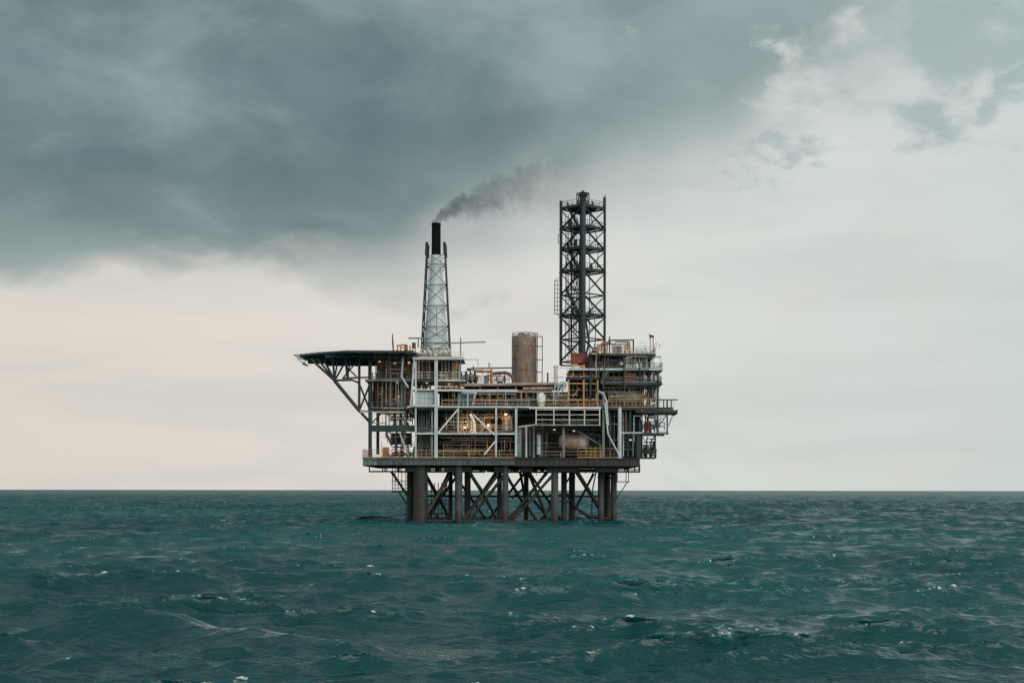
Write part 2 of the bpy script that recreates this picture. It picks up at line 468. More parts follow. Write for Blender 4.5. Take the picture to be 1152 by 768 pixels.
# edge girder in panels: the left ones paler
edges = [408, 425, 443, 460, 480, 502, 521, 544, 562, 580]
for i in range(len(edges)-1):
    a, b = XX(edges[i])+.02, XX(edges[i+1])-.02
    g = MB(); g.box((a, .1, Z1-1.2), (b, .22, Z1-.3)); g.box((a, -.08, Z1-.29), (b, .24, Z1-.12)); g.box((a, -.08, Z1-1.34), (b, .24, Z1-1.205))
    for k in range(max(1, int((b-a)/.9))): g.box((a+.9*k, -.06, Z1-1.2), (a+.9*k+.09, .095, Z1-.3))
    g.build('girder_panel', M['girder'] if i > 0 else M['grey'], main_deck)
edges = [580, 597, 617, 640, 662, 684, 702, 720]
for i in range(len(edges)-1):
    a, b = XX(edges[i])+.02, XX(edges[i+1])-.02
    g = MB(); g.box((a, .1, Z1-1.32), (b, .22, Z1-.1)); g.box((a, -.08, Z1-1.48), (b, .24, Z1-1.33)); g.box((a, -.03, Z1-1.32), (a+.1, .095, Z1-.1))
    for k in range(max(1, int((b-a)/1.1))): g.box((a+1.1*k, -.06, Z1-1.32), (a+1.1*k+.09, .095, Z1-.1))
    g.build('girder_panel', M['girderdark'], main_deck)
fl = MB(); fl.box((xl-.1, -.12, Z1-.11), (XX(580), .3, Z1+.02)); fl.box((XX(580), -.12, Z1-.09), (xr+.1, .3, Z1+.06)); fl.build('deck_edge', M['dark'], main_deck)
# underside beams
ub = MB()
for px in range(420, 720, 15): ub.ibeam((XX(px), .4, Z1-.85), (XX(px), 25.8, Z1-.85), .4, .9)
for Y in (4, 9, 14, 20, 25.6): ub.ibeam((xl+.3, Y, Z1-1.0), (xr-.3, Y, Z1-1.0), .5, 1.2)
ub.build('underdeck_frame', M['darker'], main_deck)
ef = MB(); ef.box((xl, .25, Z1-1.5), (xl+.12, 26, Z1-.02)); ef.box((xr-.12, .25, Z1-1.6), (xr, 26, Z1-.02)); ef.box((xl+.13, 25.9, Z1-1.5), (xr-.13, 26.0, Z1-.36)); ef.build('end_girder', M['dark'], main_deck)
# hanging frames below the deck
def hang(pxs, y0, y1, Y, r=.11, mat='darker'):
    mb = MB()
    for p in pxs: mb.beam(P(p, y0, Y), P(p, y1, Y), r*2)
    mb.beam(P(min(pxs), y1, Y)-Vector((r,0,0)), P(max(pxs), y1, Y)+Vector((r,0,0)), r*2.2)
    mb.build('hanging_frame', M[mat], plat)
hang([415.5, 430.5, 435, 447], 522, 530.5, 1); hang([415.5, 433, 450], 522, 530.2, 6)
hang([448, 470, 482, 496, 512, 530, 545], 522, 530.5, 3.5, .16); hang([560, 575, 590, 600, 618, 640], 522, 530.6, 3.5, .17)
hang([648, 665, 670, 695, 703, 706, 719], 522, 530.4, 2, .13); hang([648, 690, 714, 719.5], 522, 530, 12, .12)
# utilities slung under the deck
for (p0, p1, yy, Y, r) in [(484, 512, 526.3, 4, .1), (484, 580, 528.2, 5, .12), (535, 557, 525.2, 3.2, .09), (585, 617, 525.5, 4, .14), (450, 470, 526, 3, .12), (600, 720, 527.8, 7, .1), (640, 700, 525.3, 3, .12)]:
    mb = MB(); mb.tube(P(p0, yy, Y), P(p1, yy, Y), r, 8)
    for k in range(4):
        x = P(p0+(p1-p0)*(k+.5)/4, yy, Y); mb.lathe(x, [(r, -.08), (r*1.9, -.06), (r*1.9, .06), (r, .08)], 10, 'x')
        mb.beam(x, x+Vector((0,0,.9)), .06)
    mb.build('underdeck_pipe', M['dark'], plat)
ucl = random.Random(3)
for (px, Y) in [(492, 6), (503, 8), (550, 5), (556, 8), (601, 6), (610, 9), (541, 12), (580, 10)]:
    x = XX(px, Y); w = ucl.uniform(.35, .7)
    mb = MB(); mb.box((x-w, Y-.4, Z1-2.6), (x+w, Y+.4, Z1-1.75)); mb.beam((x-w*.7, Y, Z1-1.75), (x-w*.7, Y, Z1-.9), .09); mb.beam((x+w*.7, Y, Z1-1.75), (x+w*.7, Y, Z1-.9), .09)
    mb.build('junction_box', M['darker'], plat)

# ---- columns between lower and upper deck
def column(px, y0, y1, wpx, mat, Y=0.0, sq=True):
    mb = MB(); w = wpx/6.0
    a, b = P(px, y0, Y), P(px, y1, Y)
    if sq: mb.ibeam(a, b, w, w, .07) if w > .5 else mb.beam(a, b, w)
    else: mb.tube(a, b, w/2, 14)
    mb.box((a.x-w*.75, Y-w*.75, min(a.z,b.z)), (a.x+w*.75, Y+w*.75, min(a.z,b.z)+.06))
    mb.build('column', M[mat], plat)
for a in [(416.3, 463, 515, 4.2, 'dark', .8, False), (580.6, 458, 513, 2.6, 'pale', 0), (584.5, 481, 514, 4.4, 'grey', .6), (634, 479, 514, 2.6, 'grey', 1), (678.8, 440, 514, 2.6, 'grey', .2),
          (697, 458, 515, 4.4, 'pale', .1, False), (667, 482, 514, 1.4, 'dark', 3), (718.5, 487, 515, 5, 'teal', 1), (709, 462, 486, 2, 'teal', .6), (720, 458, 488, 3.4, 'teal', 2.5),
          (600.5, 480, 514, 2.2, 'grey', 3), (592, 480, 514, 2, 'pale', 2.2), (610, 458, 514, 1.8, 'grey', 5), (445, 487, 514, 2, 'grey', 5), (452, 405, 458, 2.2, 'grey', 1.5), (455.5, 428, 482, 2.4, 'grey', 1.5)]:
    column(*a)
# rear columns so the decks stand on something all round
for px in (425, 470, 520, 570, 620, 670, 712):
    for Y in (13, 25): column(px, 458, 511, 3.4, 'dark', Y)
# ---- upper deck (z2)
ud = MB(); ud.box((XX(458), .3, Z2-.55), (XX(720), 26, Z2-.05)).build('upper_deck', M['dark'], plat)
upper_deck = [o for o in plat.children if o.name.startswith('upper_deck')][0]
g = MB()
for px in range(465, 720, 12): g.ibeam((XX(px), .5, Z2-.8), (XX(px), 25.8, Z2-.8), .25, .48)
for Y in (3, 9, 15, 21): g.ibeam((XX(459), Y, Z2-1.3), (XX(719), Y, Z2-1.3), .3, .5)
g.build('underdeck_frame', M['darker'], upper_deck)
g = MB(); g.box((XX(595), -.25, Z2-.25), (XX(676), .28, Z2+.06)); g.build('white_edge', M['white'], upper_deck)
g = MB(); g.box((XX(676.3), -.1, Z2-.45), (XX(757), .28, Z2+.04)); g.build('deck_edge', M['teal'], upper_deck)
# intermediate walkway z1.5
g = MB(); g.box((XX(468), .35, Z15-.22), (XX(580), 8, Z15-.04)).build('walkway_deck', M['dark'], plat)
# bulkheads: dark corrugated walls inside
def bulk(px0, px1, y0, y1, Y, mat, pitch=.6):
    mb = MB(); a, b = P(px0, y1, Y), P(px1, y0, Y)
    n = max(2, int((b.x-a.x)/pitch))
    for i in range(n):
        x0 = a.x+(b.x-a.x)*i/n; x1 = a.x+(b.x-a.x)*(i+1)/n
        mb.box((x0+.015, Y+(.09 if i % 2 else 0), a.z), (x1-.015, Y+.25, b.z))
    mb.box((a.x, Y+.255, a.z), (b.x, Y+.32, b.z))
    mb.build('bulkhead', M[mat], plat)
for a in [(466, 582, 461, 486, 9, 'brown'), (468, 582, 488, 515, 8.5, 'dark'), (582, 700, 461, 515, 9.5, 'teal'), (698, 723, 462, 515, 4, 'teal'), (500, 575, 437, 458, 10, 'brown'), (575, 640, 441, 458, 9, 'grey'),
          (640, 700, 425, 458, 7, 'dark'), (440, 463, 487, 500, 9, 'dark'), (586, 602, 478, 515, 4, 'dark')]:
    bulk(*a)

# ---- railings on the decks (each run is one part)
def guard(pts, mat, h=1.15, bars=2, r=.05, step=1.7, name='guard_rail', parent=None, toe=True):
    mb = MB(); mb.rail(pts, h, r, step, bars, toe); return mb.build(name, M[mat], parent or plat)
z = Vector((0,0,.03))
guard([P(408,515,.1)+z, P(440,515,.1)+z], 'tan', 1.5, 3, .05)
guard([P(408,515,.1)+z, (xl, 12, Z1+.03)], 'tan', 1.5, 3, .05)
guard([P(440,515,.1)+z, P(489,515,.1)+z], 'tan', 1.4, 2)
guard([P(492.5,515,.1)+z, P(579,515,.1)+z], 'tan', 1.35, 2, .055, 3)
guard([P(608,515,.1)+Vector((0,0,.07)), P(676,515,.1)+Vector((0,0,.07))], 'tan', 1.15, 2, .05, 4.2, toe=False)
guard([P(650,515,2)+Vector((0,0,.07)), P(696,515,2)+Vector((0,0,.07))], 'yellow', 1.8, 3, .06, 1.5)
guard([P(499,515,2.5)+z, P(556,515,2.5)+z], 'cream', 3.0, 2, .09, 6, toe=False)
guard([P(558,515,2)+z, P(580,515,2)+z], 'cream', 3.1, 1, .08, 4, toe=False)
guard([P(470,488,.6), P(580,488,.6)], 'grey', 1.1, 2, .045, 2.4)
guard([P(497,458,.2), P(595,458,.2)], 'cream', 1.25, 2, .045, 2.0)
guard([P(497,458,2.4), P(640,458,2.4)], 'pale', 2.9, 2, .06, 3.1, toe=False)
guard([P(612,458,.4), P(676,458,.4)], 'tan', 1.25, 2, .05, 2.0)
# white railing panel hung below the deck edge
pr = MB()
for yy in (460.6, 466.2, 471.8, 477.6): pr.beam(P(602.5, yy, -.1), P(675, yy, -.1), .11, .12)
for px in (603, 623, 640.5, 657.5, 674.5): pr.beam(P(px, 460, -.2), P(px, 478.4, -.2), .22, .1)
pr.build('railing_panel_frame', M['rail'], plat)
g = MB(); g.box((XX(601), -.05, ZZ(479.3)), (XX(677), 2.4, ZZ(478.4))); g.build('balcony_floor', M['dark'], plat)
# beams on the front elevation
def fb(x0, y0, x1, y1, w, mat, Y=0, h=None, name='beam'):
    mb = MB(); mb.beam(P(x0,y0,Y), P(x1,y1,Y), (h or w)/6.0, w/6.0); mb.build(name, M[mat], plat)
for a in [(405,463.6,456,463.6,1.6,'cream',.9), (418,482,466,482,7,'teal',1.0), (434,487,441,501,2.6,'dark',1), (417,477,428,466,1.4,'dark',.9), (418,475.8,434,475.8,.9,'grey',1), (434,464,434,479,1.6,'grey',1.2),
          (458,457.6,595,457.6,2.0,'pale',-.2), (467,487.7,579,487.7,2.0,'pale',-.1),
          (583,480,602,477.6,1.5,'cream',-.1), (650,484.5,680,503,1.3,'grey',2), (680.5,453,684,488,1.6,'pale',-.3), (684,488,697.5,513,1.5,'pale',-.3),
          (715,462.6,757,462.6,2.6,'teal',.2), (722,489.2,747,489.2,1.8,'teal',.4), (450,488,459,512,1.2,'pale',.5), (460,459,464.5,466,1.2,'grey',.3),
          (697,486.5,722,486.5,1.6,'pale',.2), (492.6,487,515.3,460,1.5,'white',-.3), (532,466,556.5,489,1.5,'white',-.3), (557,496,545,511,1.5,'white',-.3), (515.6,459,515.6,487,1.3,'pale',-.25), (558,458,558,514,2.0,'pale',-.2)]:
    fb(*a)
# cantilevered frames at the right end
cf = MB()
for Y in (.3, 6):
    cf.beam(P(739.5,415,Y), P(739.5,487,Y), .33); cf.beam(P(750.5,449,Y), P(750.5,487.4,Y), .26); cf.beam(P(722,487.4,Y), P(752,487.4,Y), .3)
    cf.path([P(749.5,467,Y), P(745,473.5,Y), P(740.5,477.5,Y)], .1, 6); cf.beam(P(757.5,464,Y), P(752,479,Y), .14); cf.beam(P(746.5,449,Y), P(746.5,462,Y), .2); cf.beam(P(755,449,Y), P(755,462,Y), .2)
    cf.beam(P(728,449.3,Y), P(762,449.3,Y), .22)
cf.beam(P(739.5,487.4,.3), P(739.5,487.4,6), .2); cf.beam(P(750.5,487.4,.3), P(750.5,487.4,6), .2)
cf.build('cantilever_frame', M['teal'], plat)
g = MB(); g.box((XX(720), -.1, ZZ(464.5)), (XX(762), 6.5, ZZ(461.2))); g.box((XX(760.5), -.3, ZZ(465.4)), (XX(762), 6.6, ZZ(460.6))); g.build('cantilever_deck', M['dark'], plat)
lf = MB()
for Y in (.5, 5):
    lf.beam(P(737,487,Y), P(737,515,Y), .3); lf.beam(P(722,514.6,Y), P(738,514.6,Y), .3); lf.beam(P(723,513,Y), P(736,490,Y), .16); lf.beam(P(728,489,Y), P(728,514,Y), .12); lf.beam(P(723,501,Y), P(737,501,Y), .12); lf.beam(P(723,491,Y), P(736,513,Y), .14)
lf.beam(P(737,514.6,.5), P(737,514.6,5), .25); lf.box((XX(722),.5,ZZ(515.2)),(XX(738),5,ZZ(514.9)))
lf.build('lower_cantilever_frame', M['dark'], plat)
guard([P(741,461.3,-.05), P(758,461.3,-.05)], 'tan', 1.6, 2, .03, 1.5)
guard([P(741,486,.3), P(750,486,.3)], 'grey', 1.6, 2, .04, 1.5)
# right small ladder frame at leg
rl = MB()
for Y in (7, 8.5):
    rl.beam(P(694.5,530,Y), P(694.5,541.5,Y), .14); rl.beam(P(704.5,530,Y), P(704,541.5,Y), .14); rl.beam(P(707,524,Y), P(707,542,Y), .14); rl.beam(P(693,541.5,Y), P(708,541.5,Y), .16); rl.beam(P(706,541.5,Y), P(692.5,562,Y), .18)
rl.path([P(670.5,531,6), P(667,548,6), P(665.3,582,6)], .13, 6)
rl.build('access_frame', M['dark'], plat)

# ------------------------------------------------------------------ access cage and boat landing under the deck
cage = thing('access_cage', 'dark barred access cage hanging beside the outermost rusty leg under the deck', 'access cage', P(449, 553, 4))
mb = MB()
for px in (441.5, 444.5, 448, 452, 456.5):
    for Y in (3, 6): mb.beam(P(px, 523, Y), P(px, 553, Y), .13)
for yy in (523.3, 552.5):
    mb.beam(P(441,yy,3), P(457,yy,3), .1); mb.beam(P(441,yy,6), P(457,yy,6), .1); mb.beam(P(441.5,yy,3), P(441.5,yy,6), .1); mb.beam(P(456.5,yy,3), P(456.5,yy,6), .1)
mb.build('bar_frame', M['darker'], cage)
mb = MB()
for yy in (540.5, 541.8, 545, 549): mb.beam(P(441, yy, 3), P(458, yy, 3), .1); mb.beam(P(441, yy, 6), P(458, yy, 6), .1)
mb.beam(P(440, 541, 3), P(440, 541, 6), .12)
mb.build('rail_frame', M['dark'], cage)
MB().box((XX(441,3), 2.9, ZZ(554,3)), (XX(458,3), 6.2, ZZ(552.8,3))).build('floor_plate', M['darker'], cage)
MB().beam(P(449,554,3), P(457.5,566,4), .22).build('knee_brace', M['darker'], cage)
mb = MB(); mb.ladder(P(459,566,4), P(459,588,4), .9, .07); mb.build('ladder', M['legd'], cage)

land = thing('boat_landing', 'dark grid of landing ladders between the first two leg groups, close to the water', 'boat landing', P(492, 588, 12))
for Y in (10, 14):
    mb = MB()
    for px in (481, 485, 489, 493, 497, 501, 505): mb.beam(P(px, 543, Y), P(px, 588, Y), .16)
    for yy in (552, 557, 562, 567, 572, 577, 582): mb.beam(P(479.5, yy, Y), P(506.5, yy, Y), .13)
    mb.build('landing_grid_frame', M['darker'], land)
mb = MB(); mb.stair(P(484, 583, 12), P(503, 545, 12), 1.0); mb.build('stair', M['dark'], land)
mb = MB(); mb.box((XX(479,9), 9, ZZ(583,12)), (XX(507,9), 15, ZZ(582,12))); mb.build('landing_floor', M['darker'], land)
for px, Y in ((481, 9), (492, 9), (504, 9)):
    mb = MB(); mb.tube(P(px, 577, Y), P(px, 589, Y), .3, 10); mb.build('fender', M['darker'], land)

# ------------------------------------------------------------------ helideck
heli = thing('helideck', 'dark octagonal helicopter deck cantilevered out over the sea on raking struts', 'helideck', P(416, 400, 9))
HZ = 32.1
oct_ = [(XX(392,-3), -3), (XX(462,-3), -3), (XX(474,9), 2), (XX(474,9), 16), (XX(462,21), 21), (XX(392,21), 21), (XX(358,17), 17.5), (XX(341,9), 13), (XX(341,9), 5), (XX(362,1), .5)]
MB().prism(oct_, HZ-.42, HZ-.1).build('landing_deck', M['teal'], heli)
mb = MB()
for i in range(len(oct_)):
    a, b = oct_[i], oct_[(i+1) % len(oct_)]
    mb.beam((a[0], a[1], HZ-.2), (b[0], b[1], HZ-.2), .22, .32)
mb.build('deck_edge', M['heli'], heli)
net = MB()
cx, cy = XX(410,9), 9
for i in range(len(oct_)):
    a, b = Vector((*oct_[i], HZ-.25)), Vector((*oct_[(i+1) % len(oct_)], HZ-.25))
    if a.x > XX(460) and b.x > XX(460): continue
    oa = (a-Vector((cx,cy,a.z))).normalized()*1.25; ob = (b-Vector((cx,cy,b.z))).normalized()*1.25
    oa.z = ob.z = .12
    net.tube(a+oa, b+ob, .05, 5); net.tube(a+oa*.5, b+ob*.5, .03, 4)
    n = max(2, int((b-a).length/1.4))
    for k in range(n+1): net.tube(a.lerp(b, k/n), (a+oa).lerp(b+ob, k/n), .04, 4)
net.build('safety_net_frame', M['dark'], heli)
# deck girders below
g = MB()
for Y in (0, 5, 9, 13, 18):
    x0 = XX(346 if 4 < Y < 14 else 366, Y); g.ibeam((x0, Y, HZ-.75), (XX(470, Y), Y, HZ-.75), .3, .6)
for px in (362, 378, 394, 410, 426, 442, 458):
    s = 1 if px > 385 else .45
    g.ibeam((XX(px, 9), 9-11*s, HZ-.7), (XX(px, 9), 9+11*s, HZ-.7), .25, .5)
g.build('girder_frame', M['heli'], heli)
g = MB()
for px, py in ((374,401),(389,401),(405,402),(421,402),(437,403)):
    g.beam(P(px+1.6, py-5.2, -2.6), P(px-1, py+5, 2), .18)
g.build('outrigger_frame', M['grey'], heli)
for Y in (1.5, 15):
    def st(a, b, w, name='strut', mat='dark', Y=Y):
        MB().tube(P(*a, Y), P(*b, Y), w/9.8, 10).build(name, M[mat], heli)
    k = 0
    st((350,404.5),(376,428),2.4); st((376,428),(404,462),3.4); st((404,462),(416,475),2.6)
    for t in ((357,404),(364,405),(374.5,405),(380,405)): st((376,427), t, 2.0 if t[0] < 376 else 1.6)
    st((377,427),(386,411),1.8); st((383,406),(401,424),1.4); st((401,407),(385,426),1.4); st((389,405),(391,426),2.6); st((394,405),(391,424),1.4)
    st((376,428),(396,427.5),2.0); st((396,427.5),(404,431),1.8); st((404,404),(404,462),2.4); st((404,432),(416,461),1.8); st((416,432),(404,462),1.8); st((404,463),(416,463),2)
    st((416,404),(416,464),3.4); st((386,425.5),(416,424.5),1.6)
mb = MB()
for Y in (1.5, 15):
    mb.tube(P(376,428,Y), P(376,428,Y)+Vector((0,.01,0)), .1, 6)
for (px, py) in ((376,428),(404,462),(404,427)): mb.tube(P(px,py,1.5), P(px,py,15), .18, 8)
mb.tube(P(376,428,1.5), P(404,462,15), .13, 8); mb.tube(P(404,462,1.5), P(404,427,15), .13, 8)
mb.build('cross_bracing', M['dark'], heli)
mb = MB(); mb.beam(P(334,404,8), P(347,412,8), .14); mb.beam(P(344.5,405,8), P(341,411,8), .12); mb.beam(P(340,408.5,8), P(345.5,411.8,8), .3); mb.build('edge_bracket', M['dark'], heli)

# ------------------------------------------------------------------ block below the helideck
acc = thing('equipment_block', 'dark brown two storey equipment block tucked under the helicopter deck', 'equipment block', P(440, 460, 8))
def sub(root, name, mat, fn):
    mb = MB(); fn(mb); return mb.build(name, M[mat], root)
for (p0, p1, y0, y1, Y, m_) in [(424, 462, 405, 426, 6, 'brown'), (430, 462, 430, 457, 6, 'brown'), (417, 428, 432, 460, 12, 'dark')]:
    mb = MB(); a, b = P(p0, y1, Y), P(p1, y0, Y); n = int((b.x-a.x)/.7)
    for i in range(n):
        x0 = a.x+(b.x-a.x)*i/n; x1 = a.x+(b.x-a.x)*(i+1)/n
        mb.box((x0+.02, Y+(.1 if i % 2 else 0), a.z), (x1-.02, Y+.3, b.z))
    mb.box((a.x, Y+.31, a.z), (b.x, Y+6, b.z))
    mb.build('wall', M[m_], acc)
sub(acc, 'floor_slab', 'grey', lambda m: m.box((XX(410), .6, ZZ(428.6)), (XX(463), 14, ZZ(426.4))))
sub(acc, 'floor_slab', 'darker', lambda m: m.box((XX(417), 1.0, ZZ(461.5)), (XX(461), 14, ZZ(459))))
for yy in (426.4, 459):
    sub(acc, 'guard_rail', 'grey', lambda m: m.rail([P(418, yy, 1), P(461, yy, 1)], 1.1, .045, 1.6))
for px in (424, 431, 439, 446): sub(acc, 'post', 'dark', lambda m: m.beam(P(px, 404, 3), P(px, 459, 3), .22))
for (px, py) in ((428, 414), (436, 416), (447, 416), (456, 414), (434, 446), (442, 449), (451, 441), (457, 448)):
    def door(m, px=px, py=py):
        c = P(px, py, 5.85); m.box((c.x-.5, 5.86, c.z-1.0), (c.x+.5, 5.96, c.z+1.0)); m.box((c.x-.58, 5.91, c.z-1.05), (c.x-.51, 5.99, c.z+1.08)); m.box((c.x+.51, 5.91, c.z-1.05), (c.x+.58, 5.99, c.z+1.08))
    sub(acc, 'door', random.choice(['orange', 'grey', 'blue', 'brown']), door)
sub(acc, 'stair', 'grey', lambda m: m.stair(P(447, 458, 2.5), P(458, 428, 2.5), .9))

# ------------------------------------------------------------------ pale steel module
mod = thing('steel_frame_module', 'pale grey open steel frame module with panelled box below its middle', 'frame module', P(490, 458, 3))
def frame_beam(a, b, w, name='beam', Y=0, mat='pale', d=None):
    MB().beam(P(*a, Y), P(*b, Y), w/6.0, (d or w)/6.0).build(name, M[mat], mod)
frame_beam((462,457),(466,403),2.0,'column',-.2); frame_beam((467.6,515),(467.6,404),2.0,'column',.0); frame_beam((490.5,515),(490.5,403),3.7,'column',-.1); frame_beam((486,515),(486,459),1.6,'column',.8)
frame_beam((518,455),(518,380),1.3,'column',.6,'grey'); frame_beam((526,458),(526,441),1.2,'column',.3)
frame_beam((464,403.3),(522,403.3),2.6,'beam',-.4); frame_beam((463,427.6),(489,427.6),2.6,'beam',.1,'teal'); frame_beam((492.5,428),(524,428),1.5); frame_beam((463,438.4),(489,438.4),1.6)
frame_beam((463,456.3),(489,456.3),2.4,'beam',-.5); frame_beam((492,439),(582,439),1.7,'beam',-.1,'white')
frame_beam((521,404.4),(538,404.6),1.0); frame_beam((537.5,404.6),(537.5,413),1.0,'column')
for Y in (6, 12):
    frame_beam((467.6,457),(467.6,404),2.0,'column',Y); frame_beam((490.5,457),(490.5,403),2.5,'column',Y); frame_beam((516,457),(516,403),2.5,'column',Y); frame_beam((465,403.3),(518,403.3),2,'beam',Y)
for px in (466, 490, 517): MB().beam(P(px,403.3,.2), P(px,403.3,12), .3).build('beam', M['grey'], mod)
mb = MB(); mb.box((XX(464), .3, ZZ(403)), (XX(521), 12.4, ZZ(402))); mb.box((XX(464), .5, ZZ(428.6)), (XX(521), 12, ZZ(427.2))); mb.box((XX(463), .6, ZZ(457.2)), (XX(489), 6, ZZ(456))); mb.build('floor_plate', M['grey'], mod)
for i, (p0, p1) in enumerate(((466.3, 472), (472.1, 477), (477.1, 482), (482.1, 488))):
    mb = MB(); mb.box((XX(p0)+.02, .35, ZZ(455.5)), (XX(p1)-.02, .5, ZZ(448.2))); mb.box((XX(p0)+.02, .35, ZZ(447.8)), (XX(p1)-.02, .5, ZZ(440.2))); mb.build('cladding_panel', M['clad'], mod)
mb = MB(); mb.box((XX(466.3), .52, ZZ(456)), (XX(488.2), 5, ZZ(439.8))); mb.build('panel_box', M['grey'], mod)
mb = MB(); mb.rail([P(467,427.6,.2), P(517,427.6,.2)], 1.5, .055, 1.2, 3); mb.build('guard_rail', M['cream'], mod)
mb = MB(); mb.rail([P(492,439,.4), P(518,439,.4)], 1.3, .05, 1.3, 2); mb.build('guard_rail', M['orange'], mod)
mb = MB(); mb.rail([P(470,402,.5), P(521,402,.5)], 1.0, .04, 1.5, 2); mb.build('guard_rail', M['cream'], mod)
for px in (471, 475, 480, 483, 497, 501, 505, 509, 513): MB().tube(P(px, 427, 3), P(px, 404, 3), random.uniform(.07, .22), 8).build('riser_pipe', M['cream'], mod)
mb = MB(); a, b = P(466,427,8), P(517,404,8); mb.box((a.x, 8, a.z), (b.x, 8.2, b.z))
mb.build('rear_wall', M['brown'], mod)
for px, w in ((474, .3), (480, .16), (483, .1), (471, .1)): MB().tube(P(px, 514, 3), P(px, 459, 3), w, 10).build('riser_pipe', M['grey'], mod)
MB().path([P(480,487,2.5), P(480,478,2.5), P(483,472,2.5), P(483,460,2.5)], .16, 8).build('riser_pipe', M['grey'], mod); MB().path([P(479,513,2), P(481,500,2), P(478,490,2)], .13, 8).build('riser_pipe', M['grey'], mod)
mb = MB(); mb.path([P(449.5,395,.3), P(453,404,.3), P(451.5,424,.3), P(459,436,.3)], .2, 8); mb.build('drain_pipe', M['pale'], mod)

# ------------------------------------------------------------------ exhaust stack
SY = 8
stk = thing('exhaust_stack', 'tapering lattice stack with pale sheeted cone and smoking black chimney top', 'exhaust stack', P(490, 402, SY))
def sx(px, Y=SY): return XX(px, Y)
s8 = FPX/(DIST+SY); cxs = sx(490.3)
sub(stk, 'chimney', 'black', lambda m: m.lathe((cxs, SY, 0), [(5.2/s8*1.02, ZZ(287,SY)), (5.2/s8*1.02, ZZ(285,SY)), (5.2/s8, ZZ(284.8,SY)), (5.0/s8, ZZ(254,SY)), (5.3/s8, ZZ(253.8,SY)), (5.3/s8, ZZ(251.3,SY)), (4.6/s8, ZZ(251.3,SY)), (4.6/s8, ZZ(256,SY))], 28))
sub(stk, 'sheeted_cone', 'sky', lambda m: m.lathe((cxs, SY, 0), [(2.35, ZZ(393,SY)), (2.1, ZZ(370,SY)), (1.7, ZZ(346,SY)), (1.36, ZZ(322,SY)), (1.12, ZZ(299,SY)), (.95, ZZ(287.3,SY))], 28))
lv = [274.5, 287, 299, 322, 345.5, 369, 387, 402]
def legpt(sxn, syn, py):
    t = (py-274.5)/(402-274.5)
    half = ((500-480.5)/2 + t*((506-474)/2-(500-480.5)/2))/s8
    c = cxs
    return Vector((c+sxn*half, SY+syn*half, ZZ(py, SY)))
for sxn in (-1, 1):
    for syn in (-1, 1):
        sub(stk, 'leg', 'dark', lambda m: m.tube(legpt(sxn,syn,402), legpt(sxn,syn,276), .125, 8))
        sub(stk, 'leg_cap', 'darker', lambda m: m.tube(legpt(sxn,syn,288.5), legpt(sxn,syn,274.2), .29, 12))
corners = [(-1,-1),(1,-1),(1,1),(-1,1)]
for i in range(4):
    c0, c1 = corners[i], corners[(i+1) % 4]
    mb = MB()
    for py in lv[2:]: mb.tube(legpt(*c0,py), legpt(*c1,py), .08, 6)
    for a, b in zip(lv[2:-1], lv[3:]):
        mb.tube(legpt(*c0,a), legpt(*c1,b), .06, 6); mb.tube(legpt(*c1,a), legpt(*c0,b), .06, 6)
    mb.tube(legpt(*c0,287), legpt(*c1,299), .05, 6); mb.tube(legpt(*c1,287), legpt(*c0,299), .05, 6)
    mb.build('lattice_bracing', M['dark'], stk)
sub(stk, 'ladder', 'dark', lambda m: m.ladder(legpt(-.75,-1.05,402), legpt(-.75,-1.05,290), .45, .035))
sub(stk, 'drain_pipe', 'grey', lambda m: m.path([P(491,345,SY-3), P(491,376,SY-3), P(498,378,SY-3), P(502,371,SY-3)], .07, 6))
sub(stk, 'base_frame', 'cream', lambda m: [m.beam(P(473,y_,4.5), P(508,y_,4.5), .2) for y_ in (393.5, 397.5, 401)] + [m.beam(P(x_,402,4.5), P(x_,392,4.5), .18) for x_ in (474,480,486,497,503,507)])

# ------------------------------------------------------------------ lattice tower
TY = 10.0
st_ = FPX/(DIST+TY)
tw = thing('lattice_tower', 'tall dark lattice tower with stacked landings and round head, tallest on the platform', 'lattice tower', P(655.5, 410, TY))
hd = 24.6/st_; tcx = XX(655.3, TY)
tp = {'f': Vector((tcx-.15, TY-hd, 0)), 'l': Vector((tcx-hd, TY, 0)), 'r': Vector((tcx+hd, TY, 0)), 'b': Vector((tcx, TY+hd, 0))}
def tq(k, py): v = tp[k].copy(); v.z = ZZ(py, TY); return v
for k, r, top in (('f', .5, 232), ('l', .29, 226), ('r', .25, 222), ('b', .42, 232)):
    mb = MB(); mb.tube(tq(k, 411), tq(k, top), r, 16)
    for py in (258.5, 306.5, 356.5): mb.lathe(tq(k, py), [(r, -.2), (r*1.25, -.15), (r*1.25, .15), (r, .2)], 16)
    mb.build('leg', M['teal'] if k == 'f' else M['dark'], tw)
TL = [235.5, 258.5, 282, 306.5, 332.5, 356.5, 382, 407]
for i, py in enumerate(TL):
    mb = MB()
    for a, b in (('f','l'),('l','b'),('b','r'),('r','f')): mb.beam(tq(a,py), tq(b,py), .22, .3 if i in (0,1,2,3,5) else .24)
    mb.build('ring_beam', M['dark'], tw)
    if i in (0, 1, 2, 3, 5):
        dk = [(tp[k].x*.96+tcx*.04, TY+(tp[k].y-TY)*.96) for k in ('f','r','b','l')]
        zt = ZZ(py, TY)
        ln = MB().prism(dk, zt+.22, zt+.32).build('landing', M['darker'], tw)
        mb = MB(); pts = [Vector((x,y,zt+.32)) for x, y in dk]; mb.rail(pts, 1.1, .04, 1.3, 2, True, True); mb.build('guard_rail', M['dark'], ln)
